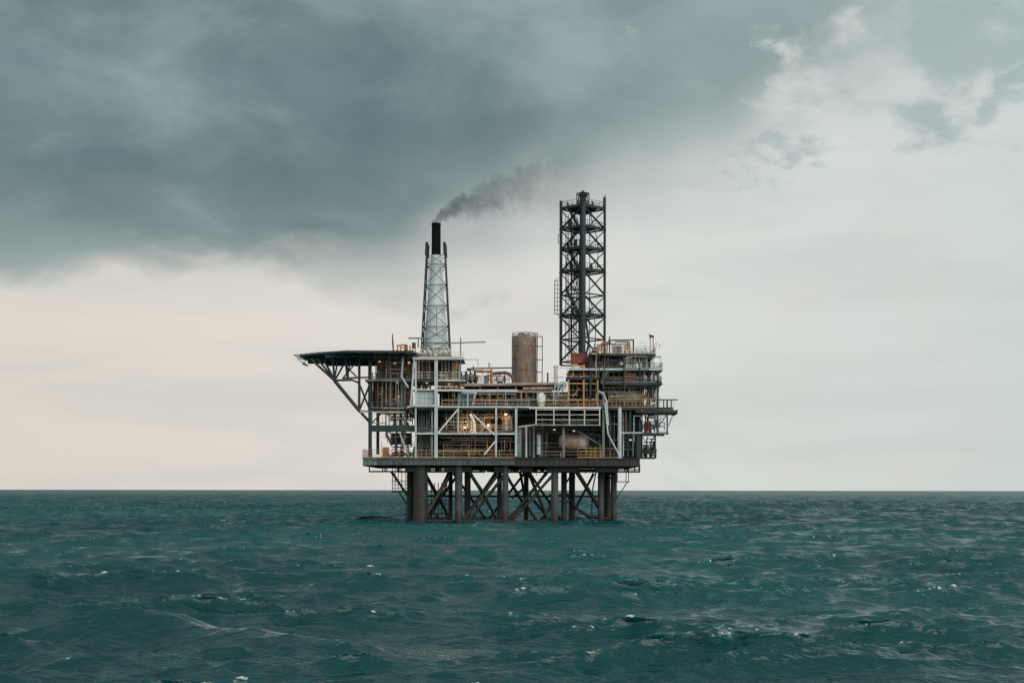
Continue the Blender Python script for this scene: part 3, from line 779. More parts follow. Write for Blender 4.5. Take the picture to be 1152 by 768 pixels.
for j, (a, b) in enumerate((('f','l'),('f','r'),('r','b'),('l','b'))):
    mb = MB()
    for y0, y1 in zip(TL[:-1], TL[1:]):
        if j < 2: mb.tube(tq(a, y0+1), tq(b, y1-1), .19, 8)
        else: mb.tube(tq(a, y0+1), tq(b, y1-1), .1, 8)
        if y0 > 350 and j < 2: mb.tube(tq(b, y0+1), tq(a, y1-1), .12, 8)
    mb.build('diagonal_lattice', M['dark'], tw)
for i, (y0, y1) in enumerate(zip(TL[:5], TL[1:6])):
    s_ = 1 if i % 2 else -1
    x0, x1 = tcx-3.0, tcx-.9
    a, b = (Vector((x0,TY-.4,ZZ(y1,TY)+.3)), Vector((x1,TY-.4,ZZ(y0,TY)+.3)))
    if s_ < 0: a.x, b.x = b.x, a.x
    mb = MB(); mb.stair(a, b, .8, Vector((0,1,0)), True, .045); mb.build('stair', M['dark'], tw)
mb = MB()
for k in range(5): mb.tube((tcx-3.3+.55*k, TY+.9, ZZ(404,TY)), (tcx-3.3+.55*k, TY+.9, ZZ(240,TY)), .05 if k != 2 else .12, 6)
for k in range(40): zz = ZZ(404,TY)+k*.68; mb.tube((tcx-3.3, TY+.9, zz), (tcx-1.1, TY+.9, zz), .045, 5)
mb.build('ladder_cage_frame', M['dark'], tw)
for a_, r_ in (((tcx-.75,TY-1,330),.16), ((tcx+1.3,TY,240),.07)): MB().tube((a_[0],a_[1],ZZ(411,TY)), (a_[0],a_[1],ZZ(a_[2],TY)), r_, 8).build('riser_pipe', M['dark'], tw)
mb = MB(); mb.path([(tcx+.5,TY-1,ZZ(360,TY)), (tcx+1.2,TY-1,ZZ(385,TY)), (tcx+.6,TY-1,ZZ(400,TY)), (tcx+1.4,TY-1,ZZ(411,TY))], .2, 8); mb.build('riser_pipe', M['dark'], tw)
# outside ladder cage
mb = MB(); xL = XX(624, TY)
for dx_, dy_ in ((0,-.35),(0,.35),(.5,-.5),(.5,.5),(-.1,0)): mb.tube((xL+dx_, TY+dy_, ZZ(353,TY)), (xL+dx_, TY+dy_, ZZ(316,TY)), .035, 5)
for k in range(9):
    zz = ZZ(353,TY)+(ZZ(316,TY)-ZZ(353,TY))*k/8
    mb.path([(xL+.9,TY-.5,zz),(xL+.1,TY-.4,zz),(xL-.1,TY,zz),(xL+.1,TY+.4,zz),(xL+.9,TY+.5,zz)], .03, 5)
mb.tube((xL,TY,ZZ(316,TY)), (xL+1.0,TY,ZZ(311,TY)), .05, 5); mb.tube((xL,TY,ZZ(353,TY)), (xL+1.0,TY,ZZ(355,TY)), .05, 5)
mb.build('outer_ladder_frame', M['dark'], tw)
mb = MB(); mb.beam(P(627.6,264,TY), P(627.6,273,TY), .12); mb.beam(P(627,264,TY), P(631,264,TY), .1); mb.beam(P(627,273,TY), P(631,273,TY), .1); mb.build('bracket', M['dark'], tw)

for i, (a, b) in enumerate([((tcx-1.8, TY-2.2, 262), (tcx-3.2, TY-.8, 330)), ((tcx+.9, TY-3.2, 240), (tcx+2.6, TY-1.4, 309)), ((tcx-.9, TY-3.0, 310), (tcx-2.6, TY-1.2, 400)), ((tcx+1.0, TY-3.0, 333), (tcx+1.8, TY-2.0, 408))]):
    p, q = Vector((a[0],a[1],ZZ(a[2],TY))), Vector((b[0],b[1],ZZ(b[2],TY)))
    sub(tw, 'hose', 'darker', lambda m: m.path([p.lerp(q,k/10)+Vector((math.sin(k*math.pi/10)*(.9 if i % 2 else -.7), -.25, 0)) for k in range(11)], .075, 6))
for i, (dx_, dy_, py, w_) in enumerate([(-2.6,.6,258.5,.5), (-1.5,-1.2,282,.6), (1.6,-.8,306.5,.45), (-2.2,.9,306.5,.7), (-2.0,-.4,356.5,.6), (1.5,.8,356.5,.5), (1.9,.4,235.5,.4)]):
    zz = ZZ(py,TY)+.33
    sub(tw, 'junction_box', 'dark', lambda m: m.box((tcx+dx_-w_/2,TY+dy_-.3,zz), (tcx+dx_+w_/2,TY+dy_+.3,zz+.9+w_)))
# head
s0 = 1/st_
sub(tw, 'head_drum', 'darker', lambda m: m.lathe((tcx,TY,0), [(3.6*s0, ZZ(236,TY)), (3.6*s0, ZZ(222,TY)), (4.4*s0, ZZ(221,TY)), (4.4*s0, ZZ(218,TY)), (2.4*s0, ZZ(216.5,TY)), (1.2*s0, ZZ(214.5,TY))], 20))
sub(tw, 'head_frame', 'darker', lambda m: [m.tube((tcx+math.cos(t)*7*s0,TY+math.sin(t)*7*s0,ZZ(236,TY)), (tcx+math.cos(t)*7*s0,TY+math.sin(t)*7*s0,ZZ(217.5,TY)), .09, 6) for t in [k*math.pi/3+.2 for k in range(6)]] +
    [m.path([(tcx+math.cos(k*math.pi/8)*7*s0,TY+math.sin(k*math.pi/8)*7*s0,ZZ(py,TY)) for k in range(17)], .1, 6) for py in (218, 227)])
sub(tw, 'drip_tray', 'dark', lambda m: m.lathe((tcx,TY,0), [(1.0, ZZ(241,TY)), (2.6, ZZ(236.5,TY)), (2.6, ZZ(235,TY))], 16))
sub(tw, 'antenna_mast', 'grey', lambda m: m.tube(P(678.2,236,TY), P(678.2,221,TY), .06, 6)); sub(tw, 'antenna_mast', 'grey', lambda m: m.tube(P(680.4,236,TY), P(680.4,219,TY), .11, 6))
sub(tw, 'crossbar', 'dark', lambda m: m.tube((tcx-2.6,TY-2,ZZ(327,TY)), (tcx-.2,TY-2,ZZ(327,TY)), .14, 8)); sub(tw, 'crossbar', 'dark', lambda m: m.tube(tq('l',411), tq('r',411), .15, 8))

# ------------------------------------------------------------------ storage tank
KY = 10
tk = thing('storage_tank', 'tall rust-streaked brown cylindrical tank standing on the central pipe deck', 'storage tank', P(589, 432, KY))
sk = FPX/(DIST+KY); kx = XX(589.3, KY); kr = 13.8/sk
prof = [(kr, ZZ(432,KY)), (kr, ZZ(417.2,KY)), (kr+.05, ZZ(417,KY)), (kr+.05, ZZ(416.6,KY)), (kr, ZZ(416.4,KY)), (kr, ZZ(404.4,KY)), (kr+.05, ZZ(404.2,KY)), (kr+.05, ZZ(403.6,KY)), (kr, ZZ(403.4,KY)), (kr, ZZ(389.8,KY)), (kr+.05, ZZ(389.6,KY)), (kr+.05, ZZ(389,KY)), (kr, ZZ(388.8,KY)), (kr, ZZ(379.5,KY)), (kr*.98, ZZ(378.6,KY)), (kr*.6, ZZ(377.4,KY)), (.1, ZZ(376.8,KY))]
sub(tk, 'shell', 'tank', lambda m: m.lathe((kx,KY,0), prof, 40))
sub(tk, 'roof_rail', 'dark', lambda m: [m.path([(kx+math.cos(k*math.pi/12)*kr*.95, KY+math.sin(k*math.pi/12)*kr*.95, ZZ(379.2,KY)+h_) for k in range(25)], .045, 5) for h_ in (.35, .75)] + [m.tube((kx+math.cos(k*math.pi/6)*kr*.95, KY+math.sin(k*math.pi/6)*kr*.95, ZZ(379.5,KY)), (kx+math.cos(k*math.pi/6)*kr*.95, KY+math.sin(k*math.pi/6)*kr*.95, ZZ(379.2,KY)+.75), .04, 5) for k in range(12)])
sub(tk, 'vent_pipe', 'dark', lambda m: [m.path([P(583,379,KY), P(583,375.5,KY), P(586,374.4,KY), P(589,376,KY)], .09, 6), m.tube(P(594,378,KY), P(594,373.5,KY), .07, 6), m.tube(P(586,374.3,KY), P(602,375,KY), .05, 6)])
sub(tk, 'ladder_frame', 'dark', lambda m: [m.beam(P(604,432,KY-1), P(604,374,KY-1), .2), m.beam(P(609.8,432,KY-1), P(609.8,378,KY-1), .16)] + [m.beam(P(603,py,KY-1), P(610,py,KY-1), .15) for py in (378.5, 389.5, 404.5, 418.5)])
sub(tk, 'ladder', 'dark', lambda m: m.ladder(P(603.2,432,KY-1.2), P(603.2,377,KY-1.2), .42, .03))

# pipe deck in the centre
pd = thing('pipe_deck', 'central raised pipe deck carrying the storage tank on short posts', 'pipe deck', P(570, 440, 8))
sub(pd, 'floor_plate', 'grey', lambda m: m.box((XX(520), 4.5, ZZ(433.2,4)), (XX(634), 16, ZZ(432,4))))
for px in (522, 540, 560, 580, 600, 620):
    sub(pd, 'post', 'grey', lambda m: m.beam(P(px,458,4.8), P(px,433,4.8), .25)); sub(pd, 'post', 'dark', lambda m: m.beam(P(px,458,14), P(px,433,14), .3))
sub(pd, 'joist_frame', 'dark', lambda m: [m.beam((XX(521), Y, ZZ(433.9,4)), (XX(633), Y, ZZ(433.9,4)), .2, .3) for Y in (5, 8, 11, 15)])

# ------------------------------------------------------------------ pipes (each line is a thing)
def pipe(label, pts, r, mat, flanges=True, group=None, n=10, name='process_pipe'):
    pts = [P(*p) for p in pts]
    t = thing(name, label, 'pipe', pts[0], group)
    MB().path(pts, r, n).build('pipe_body', M[mat], t)
    if flanges:
        for a, b in zip(pts[:-1], pts[1:]):
            L = (b-a).length
            if L < 2.5: continue
            for k in range(max(1, int(L/6))):
                c = a.lerp(b, (k+.5)/max(1, int(L/6))); d = (b-a).normalized()
                MB().tube(c-d*.09, c+d*.09, r*1.55, 12).build('flange', M[mat], t)
    return t
pipe('thick faded pink pipe running level in front of the storage tank foot', [(514,433.4,3.2),(628,431.6,3.2)], .30, 'pink')
pipe('grey pipe just under the thick faded pink pipe', [(588,437,2.8),(622,436.5,2.8)], .22, 'pink')
pipe('lowest long brown pipe above the white dome', [(535,441.5,3.4),(620,440,3.4)], .2, 'brown')
pipe('orange tee pipe with tall upright arm left of the tank', [(533,417.3,5),(552.5,418,5),(552.5,432,5)], .3, 'orange')
pipe('short orange stub pipe standing on the orange tee', [(552.5,413,5.6),(552.5,418,5.6)], .22, 'orange')
pipe('brown gooseneck pipe bending down beside the tank foot', [(554,420,6),(568,419,6),(573,420.5,6),(576.5,424.5,6),(578,432,6)], .33, 'brown')
pipe('thin dark pipe high above the orange tee, reaching the tank', [(530,414.4,7),(577,413.6,7)], .13, 'dark')
pipe('thin grey boom pipe pointing out beyond the tall post', [(489,386.4,4),(546,384.6,4)], .12, 'grey', False)
pipe('thin grey boom pipe above the orange box with a hanging stub', [(459,380.5,4),(484,380.5,4)], .14, 'grey', False)
pipe('short hanging stub pipe under the thin grey boom', [(470.3,381.5,4),(470.3,391,4)], .13, 'grey', False)
pipe('upright rusty vent pipe between tank ladder and lattice mast', [(616,431,5),(616,419,5)], .16, 'brown', False)
pipe('white bent pipe dropping past the right end of the white railing panel', [(673,440,.0),(678,442,.0),(682,450,.0),(683,462,.0),(684,478,.0)], .17, 'pale', False)
pipe('curved pale hose hanging under the left deck beam', [(452,492,3),(456,500,3),(461,502,3),(466,499,3)], .1, 'cream', False)
for i, (x0, x1, yy, m_) in enumerate([(497,578,462.5,'dark'),(497,578,465,'grey'),(500,556,469.8,'cream'),(498,556,478,'cream'),(558,580,469,'grey'),(583,676,483,'dark'),(586,632,486,'red')]):
    pipe(['dark ceiling pipe under the pale main beam', 'grey ceiling pipe under the dark ceiling pipe', 'cream pipe above the row of orange valves', 'cream pipe crossing in front of the orange valves', 'short grey ceiling pipe beside the double columns', 'long dark ceiling pipe under the white railing panel', 'red ceiling pipe over the dark machinery bay'][i],
         [(x0,yy,4),(x1,yy,4)], .1+.05*(i % 3), m_)
for i, (px, y0, y1, Y, m_) in enumerate([(590,513,481,3,'brown'),(596,513,484,3.6,'grey'),(603,513,482,5,'brown'),(614,513,488,5,'grey'),(620,513,486,6,'dark'),(626,513,488,7,'teal')]):
    pipe('upright pipe standing in the dark bay left of the pink vessel', [(px,y0,Y),(px,y1,Y)], .14+.06*(i % 3), m_, True, 'upright pipes in the dark bay')
for i, (px, y0, y1, Y, m_) in enumerate([(701,513,463,1.2,'pale'),(704,485,462,.6,'brown'),(706,513,488,1.5,'teal'),(712,513,488,1,'grey'),(715,513,488,2,'teal')]):
    pipe('upright pipe against the dark teal wall at the stern corner', [(px,y0,Y),(px,y1,Y)], .13+.07*(i % 3), m_, True, 'upright pipes on the teal corner wall')

# ------------------------------------------------------------------ vessels
def hvessel(label, px0, px1, pyc, hpx, Y, mat, saddle='dark', name='pressure_vessel', cat='pressure vessel', bands=2):
    s = FPX/(DIST+Y); r = hpx/2/s; a, b = XX(px0,Y), XX(px1,Y); zc = ZZ(pyc,Y)
    t = thing(name, label, cat, ((a+b)/2, Y, zc-r-.4))
    L = b-a; e = r*.55
    pr = [(.02,0)]+[(r*math.sin(k*math.pi/12), e*(1-math.cos(k*math.pi/12))) for k in range(1,7)]+[(r, L-e)]+[(r*math.cos(k*math.pi/12), L-e+e*math.sin(k*math.pi/12)) for k in range(1,6)]+[(.02,L)]
    MB().lathe((a,Y,zc), pr, 32, 'x').build('shell', M[mat], t)
    for k in range(2):
        x = a+L*(.22+.56*k); MB().box((x-.2, Y-r*.8, zc-r-.4), (x+.2, Y+r*.8, zc-r*.55)).build('saddle', M[saddle], t)
    for k in range(bands):
        x = a+L*(.3+.4*k/max(1,bands-1)); MB().lathe((x,Y,zc), [(r+.004,-.06),(r+.05,-.05),(r+.05,.05),(r+.004,.06)], 32, 'x').build('band', M[mat], t)
    MB().lathe((a+L*.5,Y,zc+r*.95), [(.22,0),(.22,.35),(.36,.36),(.36,.46),(.02,.5)], 14).build('nozzle', M[saddle], t)
    return t
pv_ = hvessel('large pinkish horizontal pressure vessel with pale rounded end on the lower deck', 628, 661.5, 497, 19, 4.5, 'pinkv')
sub(pv_, 'end_cap', 'vessel', lambda m: m.lathe((XX(651,4.5),4.5,ZZ(497,4.5)), [(1.63,0),(1.63,.92),(1.58,1.15),(1.42,1.42),(1.15,1.65),(.75,1.83),(.3,1.92),(.02,1.94)], 32, 'x'))
hvessel('long cream horizontal separator under the stern decks behind tan railing', 684, 724, 446, 15, 3.5, 'cream')
dm = thing('white_dome', 'small white domed tank standing at the rail below the brown pipes', 'domed tank', P(609, 458, 1.5))
sub(dm, 'shell', 'white', lambda m: m.lathe((XX(608.7,1.5),1.5,0), [(.8,ZZ(452.5,1.5)),(.85,ZZ(449,1.5)),(.85,ZZ(446,1.5)),(.72,ZZ(443.8,1.5)),(.45,ZZ(442.2,1.5)),(.05,ZZ(441.7,1.5))], 24))
sub(dm, 'skirt', 'cream', lambda m: m.lathe((XX(608.7,1.5),1.5,0), [(.7,ZZ(458,1.5)),(.7,ZZ(452.6,1.5))], 24))
def vvessel(label, px, y0, y1, wpx, Y, mat, group=None):
    s = FPX/(DIST+Y); r = wpx/2/s; x = XX(px,Y); a, b = ZZ(y0,Y), ZZ(y1,Y)
    t = thing('vertical_vessel', label, 'vessel', (x,Y,a), group)
    MB().lathe((x,Y,0), [(r,a+.5),(r,b-r*.5),(r*.85,b-r*.22),(r*.5,b-r*.05),(.03,b)], 24).build('shell', M[mat], t)
    MB().lathe((x,Y,0), [(r*.75,a),(r*.7,a+.49)], 20).build('skirt', M['dark'], t)
    MB().tube((x,Y,b-.05), (x,Y,b+.4), .12, 8).build('nozzle', M['grey'], t)
    MB().lathe((x,Y,(a+b)/2), [(r+.003,-.07),(r+.04,-.05),(r+.04,.05),(r+.003,.07)], 24).build('band', M['grey'], t)
    return t
vvessel('slim grey-blue upright vessel in the dark bay beside the pink vessel', 606, 514, 488, 5, 4, 'sky')
vvessel('cream upright vessel pair half, lit amber beside the double columns', 569.5, 487, 468.5, 4.2, 3, 'cream')
vvessel('slimmer rust-streaked upright vessel next to the cream one in the amber bay', 575, 487, 469.5, 2.6, 3.4, 'pink')
vvessel('dark teal upright vessel at the foot of the stern corner column', 716, 514, 490, 6, 2.6, 'teal')
vvessel('pale upright vessel on the pipe deck right of the orange tee', 562, 432, 422.5, 9, 7, 'white')
vvessel('small dark upright vessel on the pipe deck beside the pale one', 567.5, 432, 423, 2.6, 5, 'dark')

# ------------------------------------------------------------------ repeated equipment: prototypes in local coordinates
HIDE = Vector((0,0,0))
def proto_pump(mat):
    t = thing('pump_skid', '-', 'pump', (0,0,0))
    L = dict(local=True)
    MB().box((-1.0,-.45,0),(1.0,.45,.22)).build('skid_base', M['dark'], t, True)
    m = MB(); m.lathe((-.9,0,.72),[(.3,0),(.36,.08),(.36,.85),(.3,.95)],18,'x')
    for k in range(7): m.lathe((-.8+.11*k,0,.72),[(.37,-.015),(.42,-.01),(.42,.01),(.37,.015)],18,'x')
    m.box((-.7,-.2,.22),(-.2,.2,.42)); m.build('motor', M[mat], t, True)
    MB().lathe((.08,0,.72),[(.2,0),(.2,.28)],14,'x').build('coupling_guard', M['yellow'], t, True)
    m = MB(); m.lathe((.62,0,.72),[(.22,-.22),(.46,-.18),(.5,0),(.46,.18),(.22,.22)],20,'x'); m.box((.45,-.25,.22),(.8,.25,.4)); m.build('pump_casing', M['grey'], t, True)
    m = MB(); m.path([(.62,0,1.1),(.62,0,1.75),(.62,.3,2.0),(.62,1.0,2.0)],.13,10); m.lathe((.62,0,1.25),[(.14,0),(.25,.01),(.25,.09),(.14,.1)],14); m.build('discharge_pipe', M[mat], t, True)
    return t
def proto_tree(mat, mat2):
    t = thing('valve_tree', '-', 'valve tree', (0,0,0))
    MB().lathe((0,0,0),[(.45,0),(.45,.25),(.3,.3),(.3,.6),(.42,.62),(.42,.78),(.26,.8),(.26,1.9),(.36,1.92),(.36,2.06),(.2,2.1),(.12,2.6),(.02,2.66)],16).build('body', M[mat], t, True)
    for z_ in (1.1, 1.65):
        MB().tube((-.85,0,z_),(.85,0,z_),.16,10).build('wing', M[mat], t, True)
        for s in (-1,1):
            m = MB(); m.lathe((s*.62,0,z_),[(.17,-.06),(.3,-.05),(.3,.05),(.17,.06)],14,'x'); m.tube((s*.62,0,z_),(s*.62,-.45,z_),.06,8)
            m.path([(s*.62+.24*math.cos(k*math.pi/5),-.46,z_+.24*math.sin(k*math.pi/5)) for k in range(11)],.035,6); m.tube((s*.62-.24,-.46,z_),(s*.62+.24,-.46,z_),.025,5)
            m.build('valve_wheel', M[mat2], t, True)
    MB().path([(.85,0,1.65),(1.15,0,1.65),(1.15,.4,1.65),(1.15,.4,.2)],.12,8).build('flow_pipe', M[mat2], t, True)
    return t
def proto_cabinet(mat):
    t = thing('control_cabinet', '-', 'cabinet', (0,0,0))
    m = MB(); m.box((-.6,-.35,.12),(.6,.35,1.95)); m.box((-.55,-.3,0),(.55,.3,.118)); m.box((-.65,-.4,1.955),(.65,.4,2.02)); m.build('body', M[mat], t, True)
    for s in (-1,1):
        d = MB().box((min(0,s*.57)+(.01 if s>0 else 0),-.39,.2),(max(0,s*.57)-(.01 if s<0 else 0),-.352,1.88)).build('door', M[mat], t, True)
        MB().box((s*.1-.02,-.43,.95),(s*.1+.02,-.391,1.2)).build('handle', M['dark'], d, True)
    m = MB()
    for k in range(5): m.box((-.45,-.405,1.5+.06*k),(-.12,-.392,1.53+.06*k))
    m.build('vent_grille', M['dark'], t, True)
    return t
def proto_drum(mat):
    t = thing('oil_drum', '-', 'drum', (0,0,0))
    MB().lathe((0,0,0),[(.29,0),(.29,.28),(.31,.3),(.29,.32),(.29,.58),(.31,.6),(.29,.62),(.29,.88)],18).build('body', M[mat], t, True)
    MB().lathe((0,0,.881),[(.3,0),(.3,.03),(.27,.031),(.26,.015)],18).build('lid', M['dark'], t, True)
    return t
def proto_crate(mat):
    t = thing('cargo_basket', '-', 'cargo basket', (0,0,0))
    m = MB()
    for x in (-1,1):
        for y in (-.5,.5): m.beam((x,y,0),(x,y,1.1),.09)
    for z_ in (.05,.4,.75,1.1):
        for y in (-.5,.5): m.beam((-1,y,z_),(1,y,z_),.06)
        for x in (-1,1): m.beam((x,-.5,z_),(x,.5,z_),.06)
    m.build('basket_frame', M[mat], t, True)
    MB().box((-.95,-.45,.02),(.95,.45,.06)).build('floor', M['dark'], t, True)
    m = MB(); m.box((-.8,-.35,.07),(-.1,.3,.8)); m.box((.05,-.3,.07),(.85,.35,.6)); m.build('load', M['brown'], t, True)
    return t
def proto_cylinders(mat):
    t = thing('gas_cylinder', '-', 'gas cylinder', (0,0,0))
    MB().lathe((0,0,0),[(.115,0),(.115,1.15),(.1,1.24),(.045,1.32),(.04,1.4)],14).build('body', M[mat], t, True)
    MB().lathe((0,0,1.4),[(.06,0),(.06,.1),(.02,.14)],10).build('valve', M['dark'], t, True)
    return t
LAMPN = [0]
def proto_lamp():
    t = thing('floodlight', '-', 'floodlight', (0,0,0))
    MB().box((-.26,-.12,-.18),(.26,.12,.18)).build('housing', M['grey'], t, True)
    MB().box((-.2,-.155,-.1),(.2,-.122,.1)).build('lens', M['glow'], t, True)
    m = MB(); m.tube((-.3,0,0),(-.3,0,.35),.03,6); m.tube((.3,0,0),(.3,0,.35),.03,6); m.tube((-.3,0,.35),(.3,0,.35),.03,6); m.build('bracket', M['dark'], t, True)
    return t
PROTO = {}
def place(kind, mats, px, Y, zdeck, label, group=None, rz=0.0, sc=1.0, cat=None):
    key = (kind, mats)
    f = {'pump': proto_pump, 'tree': proto_tree, 'cabinet': proto_cabinet, 'drum': proto_drum, 'crate': proto_crate, 'gas': proto_cylinders, 'lamp': proto_lamp}[kind]
    if key not in PROTO:
        PROTO[key] = f(*mats); o = PROTO[key]
        LABELS.pop('-', None)
    else: o = copy_tree(PROTO[key])
    o.location = (XX(px,Y), Y, zdeck); o.rotation_euler = (0,0,rz); o.scale = (sc,)*3
    o['label'] = label
    if group: o['group'] = group
    elif 'group' in o: del o['group']
    LABELS.setdefault(label, []).append((o.name, group))
    return o
rg = random.Random(21)
# orange valve trees in the amber bay
for i, px in enumerate((519, 524.5, 530, 536.5, 542, 548.5)):
    place('tree', (('orange','brown'), ('brown','orange'), ('cream','orange'))[[0,1,2,0,2,1][i]], px, 4.2+rg.uniform(-.7,.7), Z15-.04, 'rusty orange valve tree in the row behind the white diagonal braces', 'valve trees in the amber bay', rg.uniform(-.3,.3), 1.12)
for px in (562, 566.5, 572, 577): place('pump', ('orange',), px, 3.6+rg.uniform(0,2), Z15-.04, 'orange motor pump at the foot of the cream vessels', 'orange pumps under the cream vessels', rg.uniform(-.4,.4), .9)
for px in (500, 506, 511): place('cabinet', ('brown',), px, 5.5, Z15-.04, 'brown cabinet behind the first white diagonal brace', 'brown cabinets behind the diagonal brace', 0, 1.1)
for px in (472, 479, 503, 516, 530, 543, 553): place('pump', (rg.choice(['orange','brown','grey']),), px, 4.5+rg.uniform(-1,1.5), Z1, 'pump skid on the lower deck behind the tan front railing', 'pump skids behind the tan railing', rg.uniform(-.5,.5), 1.0)
for px in (563, 567, 571, 575): place('drum', ('orange',), px, 2.8+rg.uniform(0,.8), Z1, 'orange drum on the lower deck beside the double columns', 'orange drums beside the double columns')
for px in (552, 555.5): place('drum', ('red',), px, 2.2, Z1, 'dull red drum at the foot of the short white brace', 'red drums by the short white brace', 0, 1.5)
for px in (432, 437, 443, 449): place('crate' if px in (437,) else 'drum', ('brown',), px, 2.5, Z1, 'brown cargo basket by the corner railing under the left beam' if px == 437 else 'brown drum standing by the corner railing near the outer column', None if px == 437 else 'brown drums by the corner railing')
place('cabinet', ('orange',), 434, 1.2, Z1, 'orange cabinet at the step in the corner railing', None, 0, 1.0)
for px in (444, 451, 458): place('tree', ('brown','cream'), px, 4, ZZ(482,4)+.6, 'pipe valve tree on the beam below the equipment block', 'valve trees below the equipment block', rg.uniform(-.6,.6), .95)
for px in (447, 455, 462): place('pump', ('brown',), px, 5, Z1, 'brown pump under the outer beam beside the pale strut', 'brown pumps beside the pale strut', rg.uniform(-.6,.6), 1.15)
for px in (640, 648, 656): place('drum', ('brown',), px, 8, Z1, 'brown drum in the shade behind the pink vessel', 'brown drums behind the pink vessel', 0, 1.3)
for px in (664, 670, 675): place('tree', ('yellow','brown'), px, 3.2, Z1, 'yellow valve tree right of the pink vessel on the lower deck', 'yellow valve trees right of the pink vessel', .3, .9)
for px in (615, 622, 629): place('cabinet', ('teal',), px, 7, Z1, 'dark teal cabinet in the machinery bay left of the pink vessel', 'teal cabinets in the machinery bay', 0, 1.5)
# upper deck, centre
for px in (538, 545, 556, 566): place('pump', (rg.choice(['brown','orange','grey']),), px, 4+rg.uniform(-.8,.8), Z2-.05, 'pump skid on the upper deck right of the blue container', 'pump skids right of the blue container', rg.uniform(-.4,.4), 1.15)
for px in (572, 583, 591, 598): place('cabinet', (rg.choice(['grey','brown']),), px, 4, Z2-.05, 'cabinet standing under the pipe deck below the tank', 'cabinets below the tank', 0, 1.0)
for px in (500, 506, 512): place('crate', ('orange',), px, 3.2, Z2-.05, 'orange cargo basket beside the blue container on the upper deck', 'orange baskets beside the blue container', 0, .9)
for px in (617, 624, 631): place('tree', ('orange','cream'), px, 3.2, Z2-.05, 'orange valve tree right of the white dome', 'orange valve trees by the dome', rg.uniform(-.3,.3), .8)
# pipe deck left end
ZP = ZZ(432,4)
for px in (524, 529, 534): place('tree', ('dark','cream'), px, 6, ZP, 'dark valve tree on the pipe deck left of the orange tee', 'dark valve trees on the pipe deck', rg.uniform(-.5,.5), 1.0)
place('cabinet', ('white',), 541, 5, ZP, 'white cabinet with dark doors under the orange tee arm', None, 0, .9)
place('cabinet', ('grey',), 546, 5.3, ZP, 'grey cabinet next to the white cabinet under the orange tee arm', None, 0, .85)
# frame module contents
for px in (473, 481): place('pump', ('orange',), px, 4, ZZ(438,4)-.1, 'orange pump above the panelled box in the pale module', 'orange pumps in the pale module', 0, .8)
for px in (495, 501, 507, 513): place('crate', ('yellow',), px, 2.2, ZZ(438.4,2)-.1, 'yellow basket on the middle floor of the pale module', 'yellow baskets in the pale module', 0, .8)
for px in (478, 484, 496, 502): place('pump', ('cream',), px, 3.4, ZZ(402,3.4)+.0, 'cream blower at the foot of the exhaust stack', 'cream blowers at the stack foot', rg.uniform(-.4,.4), .9)

# floor of the yellow-basket level
sub(mod, 'floor_plate', 'dark', lambda m: m.box((XX(464), .6, ZZ(439.4)), (XX(519), 9, ZZ(438.7))))

# blue container
bc = thing('shipping_container', 'dark blue-green container with sloping frame on the upper deck', 'container', P(525, 458, 2.6))
def corr(m, x0, x1, y0, y1, z0, z1, p=.28):
    n = int((x1-x0)/p)
    for i in range(n):
        a = x0+(x1-x0)*i/n; b = x0+(x1-x0)*(i+1)/n
        m.box((a+.008, y0+(.05 if i % 2 else 0), z0), (b-.008, y0+.1, z1))
    m.box((x0, y0+.105, z0), (x1, y1, z1))
a, b = P(516.5,458,2.6), P(533,442,2.6)
sub(bc, 'body', 'blue', lambda m: corr(m, a.x, b.x, 2.6, 5.2, a.z, b.z))
sub(bc, 'corner_frame', 'white', lambda m: [m.beam(P(535.5,441,2.3), P(530.5,458,2.3), .2), m.beam(P(516,441.6,2.3), P(535.5,441.6,2.3), .16), m.beam(P(516,458,2.3), P(516,441.6,2.3), .16)])

# orange frame, box and mast near the helideck edge
of = thing('pipe_stand', 'rusty orange pipe stand on the inboard edge of the helideck', 'pipe stand', (XX(455,4),4,HZ-.1))
sub(of, 'stand_frame', 'orange', lambda m: [m.beam(P(x_,396.5,4), P(x_,388.5,4), .22) for x_ in (447,450.5,455,458,461)] + [m.beam(P(446,389,4), P(458,388,4), .3), m.beam(P(450,391.5,4), P(458,391.5,4), .2)])
sub(of, 'drum', 'orange', lambda m: m.lathe((XX(456.5,4),4.5,ZZ(396.5,4)), [(.35,0),(.35,1.2),(.2,1.3)], 14))
ob = thing('equipment_box', 'small rusty orange box standing alone below the thin grey boom', 'box', P(465.3, 396, 4))
sub(ob, 'body', 'orange', lambda m: m.box((XX(463.2,4),3.7,ZZ(392,4)), (XX(467.4,4),4.5,ZZ(385.4,4))))
sub(ob, 'door', 'brown', lambda m: [m.box((XX(463.6,4),3.66,ZZ(391.5,4)), (XX(465.2,4),3.697,ZZ(386,4))), m.box((XX(465.5,4),3.66,ZZ(391.5,4)), (XX(467.1,4),3.697,ZZ(386,4)))])
sub(ob, 'leg_frame', 'dark', lambda m: [m.beam(P(x_,399,4.1), P(x_,392,4.1), .12) for x_ in (463.7,467)])
am = thing('antenna', 'dark whip antenna with red foot on the helideck edge', 'antenna', P(441.5, 397, 2))
sub(am, 'mast', 'darker', lambda m: m.tube(P(441.8,388,2), P(441.2,375.5,2), .16, 8, .08))
sub(am, 'foot', 'red', lambda m: m.tube(P(442.4,397,2), P(441.8,388,2), .14, 8))

